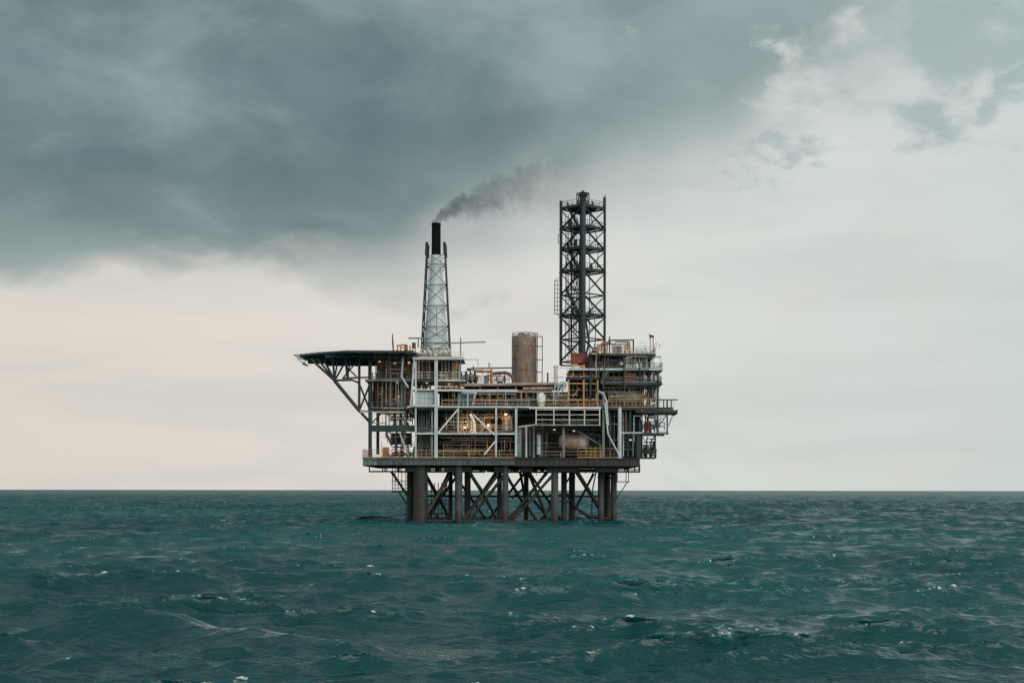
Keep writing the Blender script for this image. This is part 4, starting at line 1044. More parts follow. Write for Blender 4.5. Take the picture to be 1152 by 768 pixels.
# lattice mast near the centre
lm = thing('lattice_mast', 'short pale grey lattice mast with yellow crosshead right of the tank', 'mast', P(626.5, 458, 2.5))
sub(lm, 'mast_lattice', 'pale', lambda m: [m.beam(P(622+d,457,2.5), P(624.3+d*.35,428,2.5), .15) for d in (0,8)] + [m.beam(P(622+d,457,4), P(624.3+d*.35,428,4), .15) for d in (0,8)] + [m.beam(P(622+i*.5,455-6*i,2.5), P(630-i*.9,449-6*i,2.5), .1) for i in range(4)] + [m.beam(P(630-i*.9,455-6*i,2.5), P(622+i*.5,449-6*i,2.5), .1) for i in range(4)])
sub(lm, 'crosshead', 'cream', lambda m: [m.tube(P(624,432,2.5), P(624,412,2.5), .18, 8), m.tube(P(626.5,432,2.5), P(626.5,412,2.5), .12, 8), m.box((XX(622.3,2.5),2.3,ZZ(413,2.5)), (XX(627.8,2.5),2.8,ZZ(411,2.5))), m.beam(P(626,413.8,2.5), P(645,413.8,2.5), .1), m.beam(P(620,425,2.5), P(634,424,2.5), .14)])
wl = thing('hose_reel', 'pale ring hose reel left of the yellow frame', 'hose reel', P(633, 437, 2.5))
sub(wl, 'reel', 'pale', lambda m: [m.path([P(632.8+4*math.cos(k*math.pi/10),433.5+4*math.sin(k*math.pi/10),2.5) for k in range(21)], .12, 8), m.path([P(632.8+2*math.cos(k*math.pi/10),433.5+2*math.sin(k*math.pi/10),2.5) for k in range(21)], .1, 8)])
sub(wl, 'stand_frame', 'dark', lambda m: [m.beam(P(632.8,458,2.7), P(632.8,431,2.7), .16), m.beam(P(629,433.5,2.7), P(637,433.5,2.7), .12)])

# yellow frame with red box
yf = thing('yellow_frame', 'yellow steel frame tower with dark platform carrying the red box', 'frame', P(656, 458, 2))
for px, y1 in ((639.6,425),(656.6,411),(672.3,425)):
    for Y in (1.0, 5.0): sub(yf, 'post', 'yellow', lambda m: m.beam(P(px,458,Y), P(px,y1,Y), .3))
sub(yf, 'platform', 'dark', lambda m: m.box((XX(637.5),.8,ZZ(426.5)), (XX(674),6,ZZ(423.5))))
sub(yf, 'beam_frame', 'yellow', lambda m: [m.beam(P(643,411.6,1), P(658,411.6,1), .26), m.beam(P(644.5,424,1), P(644.5,411,1), .22), m.beam(P(638,431,1), P(673,431.4,1), .18), m.beam(P(638,449,1), P(673,449,1), .16)])
sub(yf, 'brace', 'cream', lambda m: m.beam(P(644,446,2), P(652,436,2), .14))
sub(yf, 'guard_rail', 'tan', lambda m: m.rail([P(638,423.5,1), P(674,423.5,1)], 1.6, .05, 1.2, 3))
sub(yf, 'guard_rail', 'orange', lambda m: m.rail([P(640,458,.7), P(676,458,.7)], 1.4, .06, 1.5, 2))
for px in (642, 648, 662, 668): place('pump', ('orange',), px, 3.2, ZZ(423.5), 'orange machine on the yellow frame platform', 'orange machines on the yellow frame', rg.uniform(-.5,.5), .9)
rb = thing('red_skip', 'dark red open-topped box at the foot of the lattice tower', 'skip', P(649, 409, 4))
sub(rb, 'body', 'red', lambda m: [m.box((XX(642.5,4),3.2,ZZ(408.6,4)), (XX(655.8,4),5.8,ZZ(408,4))), m.box((XX(642.3,4),3.2,ZZ(408,4)), (XX(656,4),3.3,ZZ(398.5,4))), m.box((XX(642.3,4),5.7,ZZ(408,4)), (XX(656,4),5.8,ZZ(398.5,4))), m.box((XX(642.3,4),3.31,ZZ(408,4)), (XX(642.9,4),5.69,ZZ(398.5,4))), m.box((XX(655.4,4),3.31,ZZ(408,4)), (XX(656,4),5.69,ZZ(398.5,4)))])
sub(rb, 'stiffener_rib', 'orange', lambda m: [m.box((XX(p,4)-.06,3.1,ZZ(408,4)), (XX(p,4)+.06,3.195,ZZ(398.6,4))) for p in (646,651)] + [m.box((XX(642,4),3.05,ZZ(398.5,4)), (XX(656.3,4),3.3,ZZ(397.7,4)))])
for p in (643.5,655): sub(rb, 'leg', 'yellow', lambda m: m.beam(P(p,423,4), P(p,408.6,4), .16))
rl_ = thing('red_lattice_stand', 'red lattice stand beside the dark red open-topped box', 'stand', P(662, 423, 4))
sub(rl_, 'stand_lattice', 'red', lambda m: [m.beam(P(p,423,Y), P(p,398,Y), .16) for p in (657.5,662,667) for Y in (3.5,5.5)] + [m.beam(P(657,y_,3.5), P(667.5,y_,3.5), .12) for y_ in (398.5,402,406,410,414.5)] + [m.beam(P(657.5,414,3.5), P(667,403,3.5), .1), m.beam(P(657.5,403,3.5), P(667,414,3.5), .1)])
sub(rl_, 'back_plate', 'red', lambda m: m.box((XX(657.5,5),5.6,ZZ(415,5)), (XX(667,5),5.7,ZZ(400,5))))
oc = thing('loading_arm', 'small faded red loading arm standing right of the lattice tower foot', 'loading arm', P(676, 399, 3))
sub(oc, 'pedestal', 'orange', lambda m: [m.tube(P(672.5,400,3), P(672.5,388,3), .2, 10), m.tube(P(677,400,3), P(677,387,3), .14, 8)])
sub(oc, 'arm', 'pink', lambda m: m.path([P(672.5,390,3), P(677,386.5,3), P(682,385.3,3), P(687,384.5,3)], .24, 10))
sub(oc, 'counterweight', 'orange', lambda m: m.box((XX(679.5,3),2.7,ZZ(388.2,3)), (XX(683.5,3),3.3,ZZ(384.2,3))))
sub(oc, 'hanging_pipe', 'pink', lambda m: m.tube(P(683,388,3), P(682.5,399,3), .12, 8)); sub(oc, 'hanging_pipe', 'pink', lambda m: m.path([P(672,389,3), P(670.5,394,3), P(670,402,3)], .1, 6))

# ------------------------------------------------------------------ stern module of stacked decks
sm = thing('stacked_deck_module', 'dark teal module of stacked railed decks at the stern end', 'deck module', P(706, 458, 5))
decks = [(663, 737, 397.5, 399.9, 'teal'), (640, 745.5, 414.2, 416.2, 'pale'), (680, 744.5, 430, 432.4, 'teal')]
for p0, p1, y0, y1, m_ in decks:
    d = sub(sm, 'deck_floor', 'dark', lambda m: m.box((XX(p0)+.1, .25, ZZ(y1)), (XX(p1)-.05, 13, ZZ(y0)-.03)))
    sub(d, 'deck_edge', m_, lambda m: [m.box((XX(p0), 0, ZZ(y1)), (XX(p1), .24, ZZ(y0))), m.box((XX(p1)-.04, .25, ZZ(y1)), (XX(p1)+.1, 13, ZZ(y0)))])
for px, y0, y1, w, Y in [(664,400,458,.35,.6),(690,434,458,.3,1),(729.5,400,462,.7,2.0),(735,434,462,.5,2.4),(684,400,433,.3,.5),(712,400,414,.22,1.2),(724,417,430,.22,1),(690,417,430,.3,1.5),(736,417,430,.2,.5),(740,415,461,.3,10),(690,400,458,.4,12),(715,400,458,.4,12)]:
    sub(sm, 'column', 'dark' if w > .25 else 'grey', lambda m: m.beam(P(px,y0,Y), P(px,y1,Y), w))
for px in (731.5, 726): sub(sm, 'curved_bracket', 'teal', lambda m: m.path([P(px+5,434,1.4), P(px+3.6,440,1.4), P(px+.6,444.5,1.4), P(px-3,447,1.4)], .28, 8))
for p0, p1, yy, mt, h in [(716,737,397.5,'cream',1.35),(664,690,397.5,'tan',1.2),(690,716,397.5,'tan',.9),(738,745,414.2,'pale',1.0),(668,738,414.2,'grey',1.0),(682,744,430,'grey',1.0),(737,744,430,'grey',1.1)]:
    sub(sm, 'guard_rail', mt, lambda m: m.rail([P(p0,yy,.1), P(p1,yy,.1)], h, .05, 1.5, 2))
for p1, yy in ((737,397.5),(745,414.2),(744,430)): sub(sm, 'guard_rail', 'grey', lambda m: m.rail([P(p1,yy,.1), Vector((XX(p1),12.8,ZZ(yy)))], 1.1, .05, 1.6, 2))
sub(sm, 'guard_rail', 'tan', lambda m: m.rail([P(684,458,.2), P(738,458,.2)], 1.5, .05, .75, 3))
sub(sm, 'roof_frame', 'dark', lambda m: [m.beam(P(684,382.6,1), P(713,382.2,1), .24), m.beam(P(685.5,398,1), P(685.5,378,1), .2), m.beam(P(712.3,398,1), P(712.3,382.5,1), .26), m.beam(P(684,382.6,7), P(713,382.2,7), .24), m.beam(P(712.3,398,7), P(712.3,382.5,7), .26), m.beam(P(685.5,398,7), P(685.5,382,7), .2), m.beam(P(712.3,382.3,1), P(712.3,382.3,7), .2), m.beam(P(685.5,382.6,1), P(685.5,382.6,7), .2), m.beam(P(686,387,1), P(694,387,1), .1)])
for px in (692, 698, 704): sub(sm, 'roof_post', 'cream', lambda m: m.tube(P(px,398,2), P(px,383,2), .09, 8))
for (p0,p1,y0,y1,Y,m_) in [(664,698,401,414,6,'darker'),(672,726,417,430,5,'brown'),(664,700,417,458,5.5,'teal'),(700,728,434,458,6.5,'darker')]:
    sub(sm, 'rear_wall', m_, lambda m: m.box((XX(p0),Y,ZZ(y1)), (XX(p1),Y+.2,ZZ(y0))))
sub(sm, 'stair', 'grey', lambda m: m.stair(P(676,431,.8), P(684,417,.8), .9)); sub(sm, 'stair', 'grey', lambda m: m.stair(P(726,461,3), P(736,434,3), .9))
zA, zB, zC = ZZ(397.5), ZZ(414.2), ZZ(430)
for px in (692, 696.5): place('cabinet', ('cream',), px, 3, zA, 'cream cabinet under the roof frame on the top stern deck', 'cream cabinets on the top stern deck', 0, .85)
for px in (703, 708): place('drum', ('orange',), px, 2.2, zA, 'orange drum under the roof frame on the top stern deck', 'orange drums on the top stern deck', 0, .9)
for px in (720, 725, 730): place('crate', ('grey',), px, 2.5, zA, 'grey basket behind the cream railing on the top stern deck', 'grey baskets behind the cream railing', 0, .55)
for px in (707, 710.5): place('cabinet', ('white',), px, 1.6, zB, 'white cabinet on the second stern deck', 'white cabinets on the second stern deck', 0, .95)
for px in (715, 719, 722.5, 727): place('gas', ('white',), px, 1.4, zB, 'white gas cylinder on the second stern deck near the end column', 'white gas cylinders on the second stern deck', 0, 1.6)
place('drum', ('red',), 725, 2.4, zB, 'red drum among the white gas cylinders on the second stern deck', None, 0, 1.6)
for px in (693, 699, 704): place('pump', ('red',), px, 2.4, zB, 'dark red pump on the second stern deck left of the white cabinets', 'red pumps on the second stern deck', 0, .9)
for px in (705, 708.5, 712): place('cabinet', ('orange',), px, 1.6, zC, 'orange cabinet on the third stern deck', 'orange cabinets on the third stern deck', 0, .95)
for px in (717, 722): place('tree', ('cream','white'), px, 2, zC, 'cream valve tree beside the orange cabinets on the third stern deck', 'cream valve trees on the third stern deck', 0, .6)
place('gas', ('white',), 733.5, .9, zC, 'white gas cylinder alone near the outer rail of the third stern deck', None, 0, 1.5)
for px in (688, 694, 699): place('pump', ('brown',), px, 2.2, zC, 'brown pump at the inboard end of the third stern deck', 'brown pumps on the third stern deck', 0, .9)
for px in (728, 733): place('pump', ('red',), px, 2, ZZ(461)+.1, 'red pump under the curved brackets beside the stern walkway', 'red pumps by the stern walkway', .4, .8)
for px in (726, 731): place('tree', ('red','grey'), px, 2.5, ZZ(486.5), 'red valve tree hanging level inside the stern cantilever', 'red valve trees in the stern cantilever', .2, .9)
for px in (726, 732): place('tree', ('dark','grey'), px, 3, ZZ(514.7), 'dark valve tree in the lowest stern frame', 'dark valve trees in the lowest stern frame', .2, 1.0)
place('lamp', (), 734.5, .3, ZZ(453), 'lit floodlight on the stern walkway beside the outer frame')
# red-headed monitors on the top deck
fm = thing('fire_monitor', 'slim twin post with red head on the top stern deck corner', 'fire monitor', P(733, 397, 1))
sub(fm, 'post', 'pink', lambda m: m.tube(P(731.3,397.5,1), P(731.3,379,1), .09, 8)); sub(fm, 'post', 'pink', lambda m: m.tube(P(734.5,397.5,1), P(734.5,379,1), .09, 8))
sub(fm, 'head', 'red', lambda m: [m.box((XX(730.4,1),.7,ZZ(379.3,1)), (XX(735.4,1),1.3,ZZ(377.6,1))), m.tube(P(734,377.8,1), P(730,376.3,1), .16, 8)])


# ------------------------------------------------------------------ runs of conduit and small steel in the bays
def clutter(root, name, n, px0, px1, py0, py1, Y0, Y1, mats, seed, pv=.6, rr=(.04,.13)):
    q = random.Random(seed)
    for i in range(n):
        Y = q.uniform(Y0, Y1); r = q.uniform(*rr); mb = MB()
        if q.random() < pv:
            x = q.uniform(px0, px1); a = q.uniform(py0, py0+(py1-py0)*.45); b = q.uniform(py0+(py1-py0)*.6, py1)
            pts = [P(x, b, Y), P(x, a, Y)]
            if q.random() < .55: pts.append(P(min(px1, max(px0, x+q.uniform(-9, 9))), a, Y))
            if q.random() < .3 and len(pts) == 3: pts.append(pts[-1]+Vector((0, 0, -q.uniform(.6, 2.2))))
        else:
            y_ = q.uniform(py0, py1); a, b = sorted((q.uniform(px0, px1), q.uniform(px0, px1)))
            if b-a < 5: b = min(px1, a+6)
            pts = [P(a, y_, Y), P(b, y_, Y)]
            if q.random() < .5: pts.append(pts[-1]+Vector((0, 0, q.choice((-1, 1))*q.uniform(.5, 2))))
        pts = [p for k, p in enumerate(pts) if k == 0 or (p-pts[k-1]).length > .15]
        if len(pts) < 2: continue
        mb.path(pts, r, 7)
        for k in range(q.randint(0, 2)):
            c = pts[0].lerp(pts[1], q.uniform(.2, .8)); d = (pts[1]-pts[0]).normalized(); mb.tube(c-d*.1, c+d*.1, r*1.8, 8)
        mb.build(name, M[q.choice(mats)], root)
clutter(plat, 'conduit', 26, 494, 579, 459, 486, 1.5, 8, ['grey','cream','brown','dark','orange','pale'], 1)
clutter(plat, 'conduit', 26, 470, 579, 489, 513, 1.5, 8, ['grey','dark','yellow','brown','tan','pale'], 2)
clutter(plat, 'conduit', 24, 586, 678, 482, 513, 2.5, 8.5, ['grey','brown','dark','teal','red','pink'], 3)
clutter(plat, 'conduit', 22, 680, 722, 460, 513, .6, 3.6, ['teal','grey','brown','pale','dark'], 4)
clutter(main_deck, 'underdeck_conduit', 24, 450, 715, 524.5, 530.5, 1, 14, ['darker','dark'], 5, .15, (.06,.16))
clutter(upper_deck, 'deck_piping', 40, 496, 640, 440, 457, .8, 8, ['orange','brown','cream','grey','pale','yellow','dark','pink'], 6)
clutter(upper_deck, 'ceiling_piping', 16, 600, 676, 460, 478, 1.0, 6, ['dark','grey','brown'], 16, .2)
clutter(acc, 'conduit', 30, 419, 461, 405, 458, 1.2, 5.5, ['dark','brown','grey','orange','cream','pale'], 7)
clutter(acc, 'lower_piping', 26, 432, 464, 463, 513, 1.5, 7, ['dark','cream','grey','brown','pale','orange'], 8, .5)
clutter(mod, 'conduit', 26, 468, 518, 404, 438, 1.0, 7, ['cream','grey','brown','orange','tan','pale'], 9)
clutter(mod, 'conduit', 18, 468, 490, 459, 513, 1.2, 7, ['grey','dark','pale','teal'], 10, .85)
clutter(pd, 'deck_piping', 26, 519, 574, 414, 432, 5, 10, ['dark','grey','brown','white','orange','darker'], 11, .45)
clutter(sm, 'conduit', 20, 666, 734, 401, 414, 1, 5, ['white','grey','red','pale','orange','cream','dark'], 12)
clutter(sm, 'conduit', 24, 676, 740, 417, 430, 1, 4.5, ['orange','orange','white','pale','red','cream','dark'], 13)
clutter(sm, 'conduit', 24, 664, 738, 434, 458, .8, 5.5, ['tan','orange','cream','white','teal','brown','dark'], 14)
clutter(sm, 'hanging_pipe', 18, 666, 744, 396, 440, -.25, -.08, ['dark','grey','teal','tan','brown','dark','cream'], 43, .45, (.03,.075))
clutter(sm, 'cantilever_piping', 16, 723, 749, 464, 486, 1, 5, ['dark','grey','red','teal','pale'], 15)
clutter(sm, 'lower_piping', 10, 723, 736, 490, 513, 1, 4.5, ['dark','teal','darker'], 17)
clutter(sm, 'top_deck_piping', 12, 664, 716, 384, 397, 1, 7, ['pink','cream','orange','grey','dark'], 18, .8)
clutter(yf, 'piping', 14, 638, 674, 412, 457, 1.2, 5, ['orange','yellow','cream','dark','grey'], 19)
clutter(tw, 'inner_piping', 14, 634, 652, 240, 405, 8, 13, ['dark','darker'], 20, .75, (.04,.09))
clutter(main_deck, 'scaffold_pole', 30, 418, 582, 489, 514, .4, 2.5, ['tan','yellow','orange','cream','grey','brown'], 31, .6, (.03,.055))
clutter(upper_deck, 'scaffold_pole', 34, 496, 738, 436, 457, .4, 2.5, ['tan','yellow','orange','cream','pale','brown'], 32, .6, (.03,.055))
clutter(mod, 'scaffold_pole', 28, 492, 580, 459, 487, .4, 1.8, ['tan','cream','orange','pale','brown'], 33, .55, (.03,.05))
clutter(acc, 'scaffold_pole', 36, 418, 462, 405, 487, .7, 2, ['tan','cream','orange','grey','dark'], 34, .6, (.03,.05))
clutter(sm, 'scaffold_pole', 34, 664, 742, 385, 457, .4, 2, ['tan','cream','orange','pale','dark','grey'], 35, .6, (.03,.05))
sub(plat, 'ladder', 'grey', lambda m: m.ladder(P(688.5,513,1.0), P(688.5,463,1.0), .9, .05))
bulk(494, 516, 440, 457, 9.6, 'dark')

# ------------------------------------------------------------------ lit lamps
LAMPS = [(529.5,466.5,.6,'lit floodlight at the top of the bent white post among the valves',60), (523,481,1.6,'lit floodlight low among the orange valves near the centre column',110), (549.5,478,1.4,'lit floodlight over the orange valves, near the braces\u2019 meeting point',110),
         (569,466,1.0,'lit floodlight above the cream upright vessels',90), (623.5,483,1.5,'lit floodlight under the white railing panel, above the machinery',40), (645.5,484.5,1.5,'lit floodlight above the pink vessel',30),
         (427,407,2.5,'lit strip floodlight under the helideck nearest its open end',40), (444,408.5,2.5,'lit strip floodlight under the middle of the helideck underside',60), (460,408,2,'lit floodlight under the helideck beside the pale module',70),
         (447,430.5,2.5,'lit floodlight under the upper floor of the equipment block',40), (448.5,446,2.5,'lit floodlight halfway up the lower storey of the equipment block',50), (459.5,474,1,'lit floodlight on the strut below the equipment block',20),
         (709,494.5,.6,'lit floodlight on the teal stern corner wall',12), (570.5,427.5,6,'lit floodlight beside the gooseneck pipe',8), (505,432,2,'lit floodlight over the yellow baskets in the pale module',50), (480,431,3,'lit floodlight over the orange pumps in the pale module',40)]
for px, py, Y, lb, w in LAMPS:
    o = place('lamp', (), px, Y, ZZ(py, Y), lb)
    ld = bpy.data.lights.new('lamp_light', 'POINT'); ld.energy = w*(2.0 if w > 80 else .4); ld.color = (1.0,.70,.40); ld.shadow_soft_size = .9
    lo = bpy.data.objects.new('lamp_light', ld); col.objects.link(lo); lo.parent = o; lo.location = (0,-.5,-.25)
bp_ = thing('lamp_post', 'white bent post with lamp bracket among the orange valves', 'post', P(533, 487, .8))
sub(bp_, 'post', 'white', lambda m: m.path([P(534,487,.8), P(533.5,476,.8), P(531.5,470,.8), P(529.5,467.5,.8)], .22, 10))
sub(bp_, 'base', 'cream', lambda m: m.lathe((XX(534,.8),.8,ZZ(487,.8)), [(.45,0),(.45,.2),(.25,.4)], 14))

# ------------------------------------------------------------------ smoke
def build_smoke():
    x0, z0 = XX(491,SY), ZZ(252,SY)
    L = XX(668,SY)-x0
    # plume axis z(x) and radius in node form: t = x/L
    def zc(t): return z0 + .2 + 10.5*(t**.62)*(1-.18*t)
    def rad(t): return .85 + 9.0*t**.72
    mb = MB(); n = 20; pts = []
    vs, fs = [], []
    N = 22
    for i in range(N+1):
        t = i/N; x = x0-.9+(L+.9)*t; r = rad(t)*1.35
        for j in range(n):
            a = 2*math.pi*j/n; vs.append((x, SY+math.cos(a)*r, zc(t)+math.sin(a)*r))
    for i in range(N):
        for j in range(n): fs.append((i*n+j, (i+1)*n+j, (i+1)*n+(j+1) % n, i*n+(j+1) % n))
    fs.append(tuple(range(n))); fs.append(tuple(range(N*n,(N+1)*n))[::-1])
    mb.add(vs, fs)
    m = bpy.data.materials.new('smoke'); m.use_nodes = True
    t = NT(m.node_tree); t.n.clear()
    out = t.node('ShaderNodeOutputMaterial'); pv = t.node('ShaderNodeVolumeAbsorption')
    t.l.new(pv.outputs[0], out.inputs['Volume'])
    pos = t.node('ShaderNodeNewGeometry').outputs['Position']
    # billows push the plume about
    wn = t.node('ShaderNodeTexNoise'); t.put(wn.inputs['Vector'], pos); wn.inputs['Scale'].default_value = .30; wn.inputs['Detail'].default_value = 3
    sp = t.node('ShaderNodeSeparateXYZ'); t.put(sp.inputs[0], pos)
    tt = t.m('DIVIDE', t.m('SUBTRACT', sp.outputs[0], x0-.3), L, clamp=True)
    wc = t.node('ShaderNodeSeparateColor'); t.l.new(wn.outputs['Color'], wc.inputs[0])
    amp = t.m('ADD', .9, t.m('MULTIPLY', tt, 8.0))
    oz = t.m('MULTIPLY', t.m('SUBTRACT', wc.outputs[0], .5), amp); oy = t.m('MULTIPLY', t.m('SUBTRACT', wc.outputs[1], .5), amp)
    zcen = t.m('ADD', z0+.2, t.m('MULTIPLY', t.m('MULTIPLY', t.m('POWER', tt, .62), 10.5), t.m('SUBTRACT', 1.0, t.m('MULTIPLY', tt, .18))))
    rr = t.m('ADD', .85, t.m('MULTIPLY', t.m('POWER', tt, .72), 8.2))
    dz = t.m('DIVIDE', t.m('SUBTRACT', t.m('ADD', sp.outputs[2], oz), zcen), rr); dy = t.m('DIVIDE', t.m('SUBTRACT', t.m('ADD', sp.outputs[1], oy), SY), rr)
    dist = t.m('SQRT', t.m('ADD', t.m('MULTIPLY', dz, dz), t.m('MULTIPLY', dy, dy)))
    core = t.m('SUBTRACT', 1.0, dist, clamp=True)
    bil = t.noise(pos, .55, 5, .6, .5); big = t.noise(pos, .22, 2, .5)
    d = t.m('ADD', t.m('MULTIPLY', core, 1.5), t.m('MULTIPLY', t.m('SUBTRACT', bil, .5), 3.4))
    d = t.m('MULTIPLY', t.ss(d, .15, .85), t.ss(core, 0, .2))
    d = t.m('MULTIPLY', d, t.ss(big, .32, .6, .35, 1.0))
    fade = t.m('MULTIPLY', t.m('POWER', t.m('SUBTRACT', 1.0, tt, clamp=True), .7), t.m('DIVIDE', 1.0, t.m('ADD', .4, t.m('MULTIPLY', tt, 3.0))))
    t.put(pv.inputs['Density'], t.m('MULTIPLY', t.m('MULTIPLY', d, fade), .20))
    pv.inputs['Color'].default_value = (.05,.09,.095,1)
    import bmesh
    o = mb.build('smoke', m)
    bm = bmesh.new(); bm.from_mesh(o.data); bmesh.ops.recalc_face_normals(bm, faces=bm.faces); bm.to_mesh(o.data); bm.free()
    o['kind'] = 'stuff'; o['label'] = 'grey smoke drifting from the black chimney top towards the lattice tower'
    return o
build_smoke()
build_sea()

# ------------------------------------------------------------------ sky and sun
w = bpy.data.worlds.new('World'); scene.world = w; w.use_nodes = True
t = NT(w.node_tree); t.n.clear()
out = t.node('ShaderNodeOutputWorld'); bg = t.node('ShaderNodeBackground'); t.l.new(bg.outputs[0], out.inputs[0])
SKY = .1
SUN_EL, SUN_AZ = R(38), R(140)     # azimuth clockwise from +Y (the view direction): behind and to the right
bg.inputs['Strength'].default_value = SKY
ns = t.node('ShaderNodeTexSky', sky_type='NISHITA'); ns.sun_disc = False; ns.sun_elevation = SUN_EL; ns.sun_rotation = SUN_AZ; ns.dust_density = 4; ns.air_density = 1.5
d = t.node('ShaderNodeTexCoord').outputs['Generated']
sp = t.node('ShaderNodeSeparateXYZ'); t.put(sp.inputs[0], d)
az = t.m('MULTIPLY', t.m('ARCTAN2', sp.outputs[0], sp.outputs[1]), 57.2958)    # degrees
el = t.m('MULTIPLY', t.m('ARCSINE', sp.outputs[2]), 57.2958)
def adeg(px): return math.degrees(math.atan((px-576)/FPX))
def edeg(py): return math.degrees(math.atan((HOR-py)/FPX))
an = t.m('DIVIDE', t.m('ADD', az, 40.0), 80.0, clamp=True)
def apos(px): return (adeg(px)+40)/80
v1 = t.xyz(t.m('MULTIPLY', az, .115), t.m('MULTIPLY', el, .19), 3.7)
n1 = t.noise(v1, 1.0, 7, .52, .25)
n2 = t.noise(t.xyz(t.m('MULTIPLY', az, .05), t.m('MULTIPLY', el, .10), 9.1), 1.0, 4, .5, .2)
n3 = t.noise(t.xyz(t.m('MULTIPLY', az, .30), t.m('MULTIPLY', el, .48), 1.3), 1.0, 6, .55, .4)
edge = t.ramp(an, [(apos(p), edeg(y)/40) for p, y in [(-400,330),(0,300),(150,296),(300,298),(430,296),(540,268),(620,232),(720,200),(800,178),(880,140),(960,80),(1060,40),(1300,-60)]], 'EASE')
edge = t.m('MULTIPLY', edge, 40.0)
n5 = t.noise(t.xyz(t.m('MULTIPLY', az, .19), t.m('MULTIPLY', el, .33), 12.4), 1.0, 7, .58, .5)
wob = t.m('ADD', t.m('ADD', t.m('MULTIPLY', t.m('SUBTRACT', n1, .5), 4.0), t.m('MULTIPLY', t.m('SUBTRACT', n2, .5), 2.0)), t.m('MULTIPLY', t.m('SUBTRACT', n5, .5), 2.6))
h = t.m('ADD', t.m('SUBTRACT', el, edge), wob)
soft = t.ramp(an, [(apos(0), .7/4), (apos(330), .9/4), (apos(520), 2.4/4), (apos(800), 2.6/4), (apos(1100), 3.2/4)])
soft = t.m('MULTIPLY', soft, 4.0)
cover = t.ss(h, t.m('MULTIPLY', soft, -1.0), soft)
# tone of the cloud with height above its base
hs = t.m('DIVIDE', h, 20.0, clamp=True)
tone = t.ramp(hs, [(0, srgb(150,163,163)), (.07, srgb(118,136,137)), (.17, srgb(88,112,117)), (.34, srgb(101,128,132)), (.55, srgb(138,158,157)), (.8, srgb(126,149,151)), (1.0, srgb(120,142,144))], 'EASE')
lite = t.ramp(an, [(apos(-100), 0.0), (apos(400), 0.0), (apos(520), .25), (apos(640), .46), (apos(800), .66), (apos(1152), .95)], 'EASE')
tone = t.mix(lite, tone, c4(srgb(172,187,187)))
tone = t.mix(t.ss(n5, .45, .72, 0, .32), tone, c4(srgb(170,186,184)))
tone = t.mix(t.ss(n2, .30, .70, 0, .36), tone, c4(srgb(160,178,177)))
dk = t.m('ADD', t.ss(n1, .60, .38, 0, .45), t.ss(n5, .52, .32, 0, .3), clamp=True)
tone = t.mix(t.m('MULTIPLY', dk, t.m('SUBTRACT', 1.0, t.m('MULTIPLY', lite, .6))), tone, c4(srgb(90,112,115)))
# clear band below
clear = t.ramp(an, [(apos(-200), srgb(222,209,198)), (apos(0), srgb(226,217,206)), (apos(300), srgb(228,221,212)), (apos(560), srgb(224,222,217)), (apos(800), srgb(219,223,218)), (apos(1152), srgb(210,218,214)), (apos(1400), srgb(206,214,211))])
n4 = t.noise(t.xyz(t.m('MULTIPLY', az, .07), t.m('MULTIPLY', el, .42), 5.0), 1.0, 5, .55, .3)
clear = t.mix(t.ss(n4, .38, .70, 0, .34), clear, c4(srgb(188,196,195)))
clear = t.mix(t.ss(n3, .55, .75, 0, .35), clear, c4(srgb(226,214,206)))
wcol = t.node('ShaderNodeTexNoise'); t.put(wcol.inputs['Vector'], t.xyz(t.m('MULTIPLY', az, .22), t.m('MULTIPLY', el, .34), 21.0)); wcol.inputs['Scale'].default_value = 1.0; wcol.inputs['Detail'].default_value = 7; wcol.inputs['Roughness'].default_value = .6
wsp = t.node('ShaderNodeSeparateColor'); t.l.new(wcol.outputs['Color'], wsp.inputs[0])
waz = t.m('ADD', az, t.m('MULTIPLY', t.m('SUBTRACT', wsp.outputs[0], .5), 13.0)); wel = t.m('ADD', el, t.m('MULTIPLY', t.m('SUBTRACT', wsp.outputs[1], .5), 8.0))
def blob(px, py, rx, ry):
    a = t.m('DIVIDE', t.m('SUBTRACT', waz, adeg(px)), rx/28.0); b = t.m('DIVIDE', t.m('SUBTRACT', wel, edeg(py)), ry/28.0)
    return t.m('EXPONENT', t.m('MULTIPLY', t.m('ADD', t.m('MULTIPLY', a, a), t.m('MULTIPLY', b, b)), -1.0))
# broken cloud to the right: grey patches with bright gaps
brk = t.m('MAXIMUM', t.m('MAXIMUM', blob(1030, 150, 95, 42), blob(1085, 50, 110, 60)), t.m('MAXIMUM', blob(870, 190, 60, 20), blob(1135, 110, 40, 50)))
brk = t.ss(t.m('ADD', t.m('MULTIPLY', t.m('SUBTRACT', n5, .5), 2.2), brk), .22, 1.0)

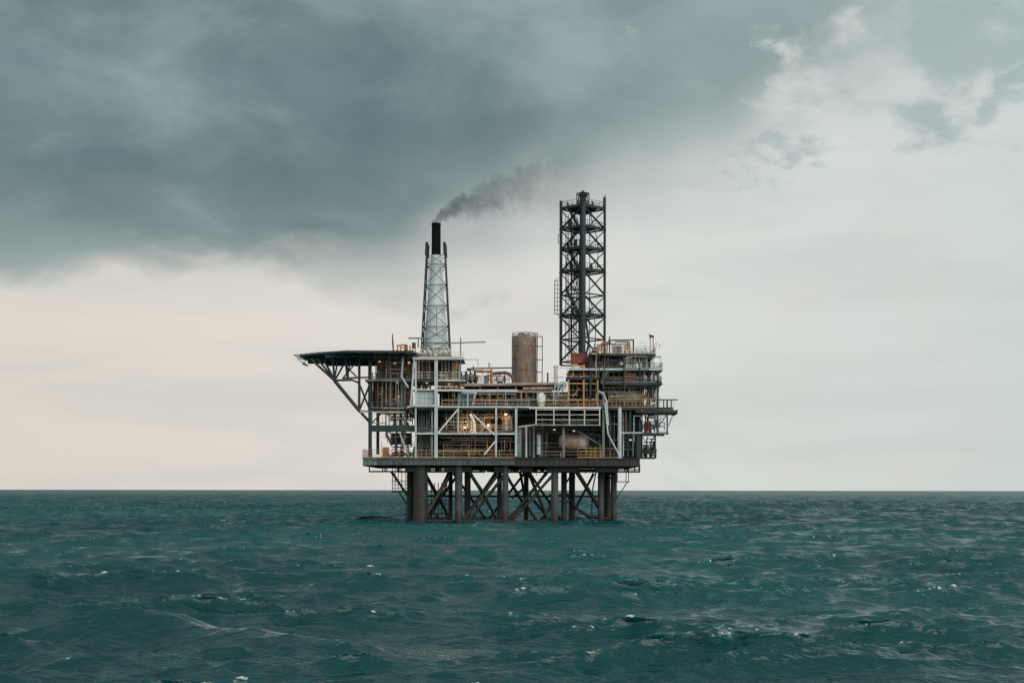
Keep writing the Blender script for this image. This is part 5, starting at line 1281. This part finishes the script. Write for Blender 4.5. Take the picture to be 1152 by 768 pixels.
open_ = t.m('MAXIMUM', t.m('MAXIMUM', blob(930, 95, 75, 85), t.m('MULTIPLY', blob(715, 50, 30, 18), .22)), t.m('MAXIMUM', blob(1130, 15, 60, 30), blob(1010, 130, 60, 40)))
gap = t.ss(t.m('ADD', t.m('MULTIPLY', t.m('SUBTRACT', n3, .5), 2.2), t.m('MULTIPLY', open_, .8)), .25, .85)
gap = t.m('MULTIPLY', gap, t.ss(open_, .12, .4))
cov = t.m('MULTIPLY', cover, t.m('SUBTRACT', 1.0, t.m('MULTIPLY', gap, .85)))
cl = t.mix(cov, clear, tone)
cl = t.mix(t.m('MULTIPLY', brk, .8), cl, c4(srgb(160,178,178)))
# overhead and behind the viewer the overcast is brighter
cl = t.mix(t.ss(el, 22, 40), cl, c4((.31,.385,.39)))
cl = t.mix(t.ss(sp.outputs[1], .25, -.35), cl, c4((.62,.66,.64)))
k = t.node('ShaderNodeVectorMath', operation='SCALE'); t.put(k.inputs[0], cl); k.inputs['Scale'].default_value = 1/SKY
fin = t.mix(.94, ns.outputs[0], k.outputs[0])
t.l.new(fin, bg.inputs['Color'])

sl = bpy.data.lights.new('sun', 'SUN'); sl.energy = 1.5; sl.angle = R(50); sl.color = (1.0,.955,.90)
so = bpy.data.objects.new('sun', sl); col.objects.link(so)
dirv = Vector((math.sin(SUN_AZ)*math.cos(SUN_EL), math.cos(SUN_AZ)*math.cos(SUN_EL), math.sin(SUN_EL)))
so.rotation_euler = (-dirv).to_track_quat('-Z', 'Y').to_euler()

# ------------------------------------------------------------------ camera and render settings
cd = bpy.data.cameras.new('camera'); co = bpy.data.objects.new('camera', cd); col.objects.link(co)
co.location = (0, -DIST, EYE); co.rotation_euler = (R(90), R(-.08), 0)
cd.sensor_width = 36; cd.lens = 36*FPX/1152
cd.shift_y = (HOR-384)/1152
cd.clip_start = .5; cd.clip_end = 60000
scene.camera = co
vs = scene.view_settings; vs.view_transform = 'Standard'; vs.look = 'None'; vs.exposure = 0; vs.gamma = 1; vs.use_curve_mapping = False
cy = scene.cycles
cy.max_bounces = 6; cy.diffuse_bounces = 3; cy.glossy_bounces = 3; cy.volume_bounces = 1; cy.transparent_max_bounces = 8
cy.use_denoising = False; cy.sample_clamp_indirect = 3.0
try: cy.volume_step_rate = .12; cy.volume_max_steps = 1024
except Exception: pass
for lb, v in LABELS.items():
    if len(v) > 1 and len({g or n for n, g in v}) > 1: print('LABEL SHARED:', lb, v)
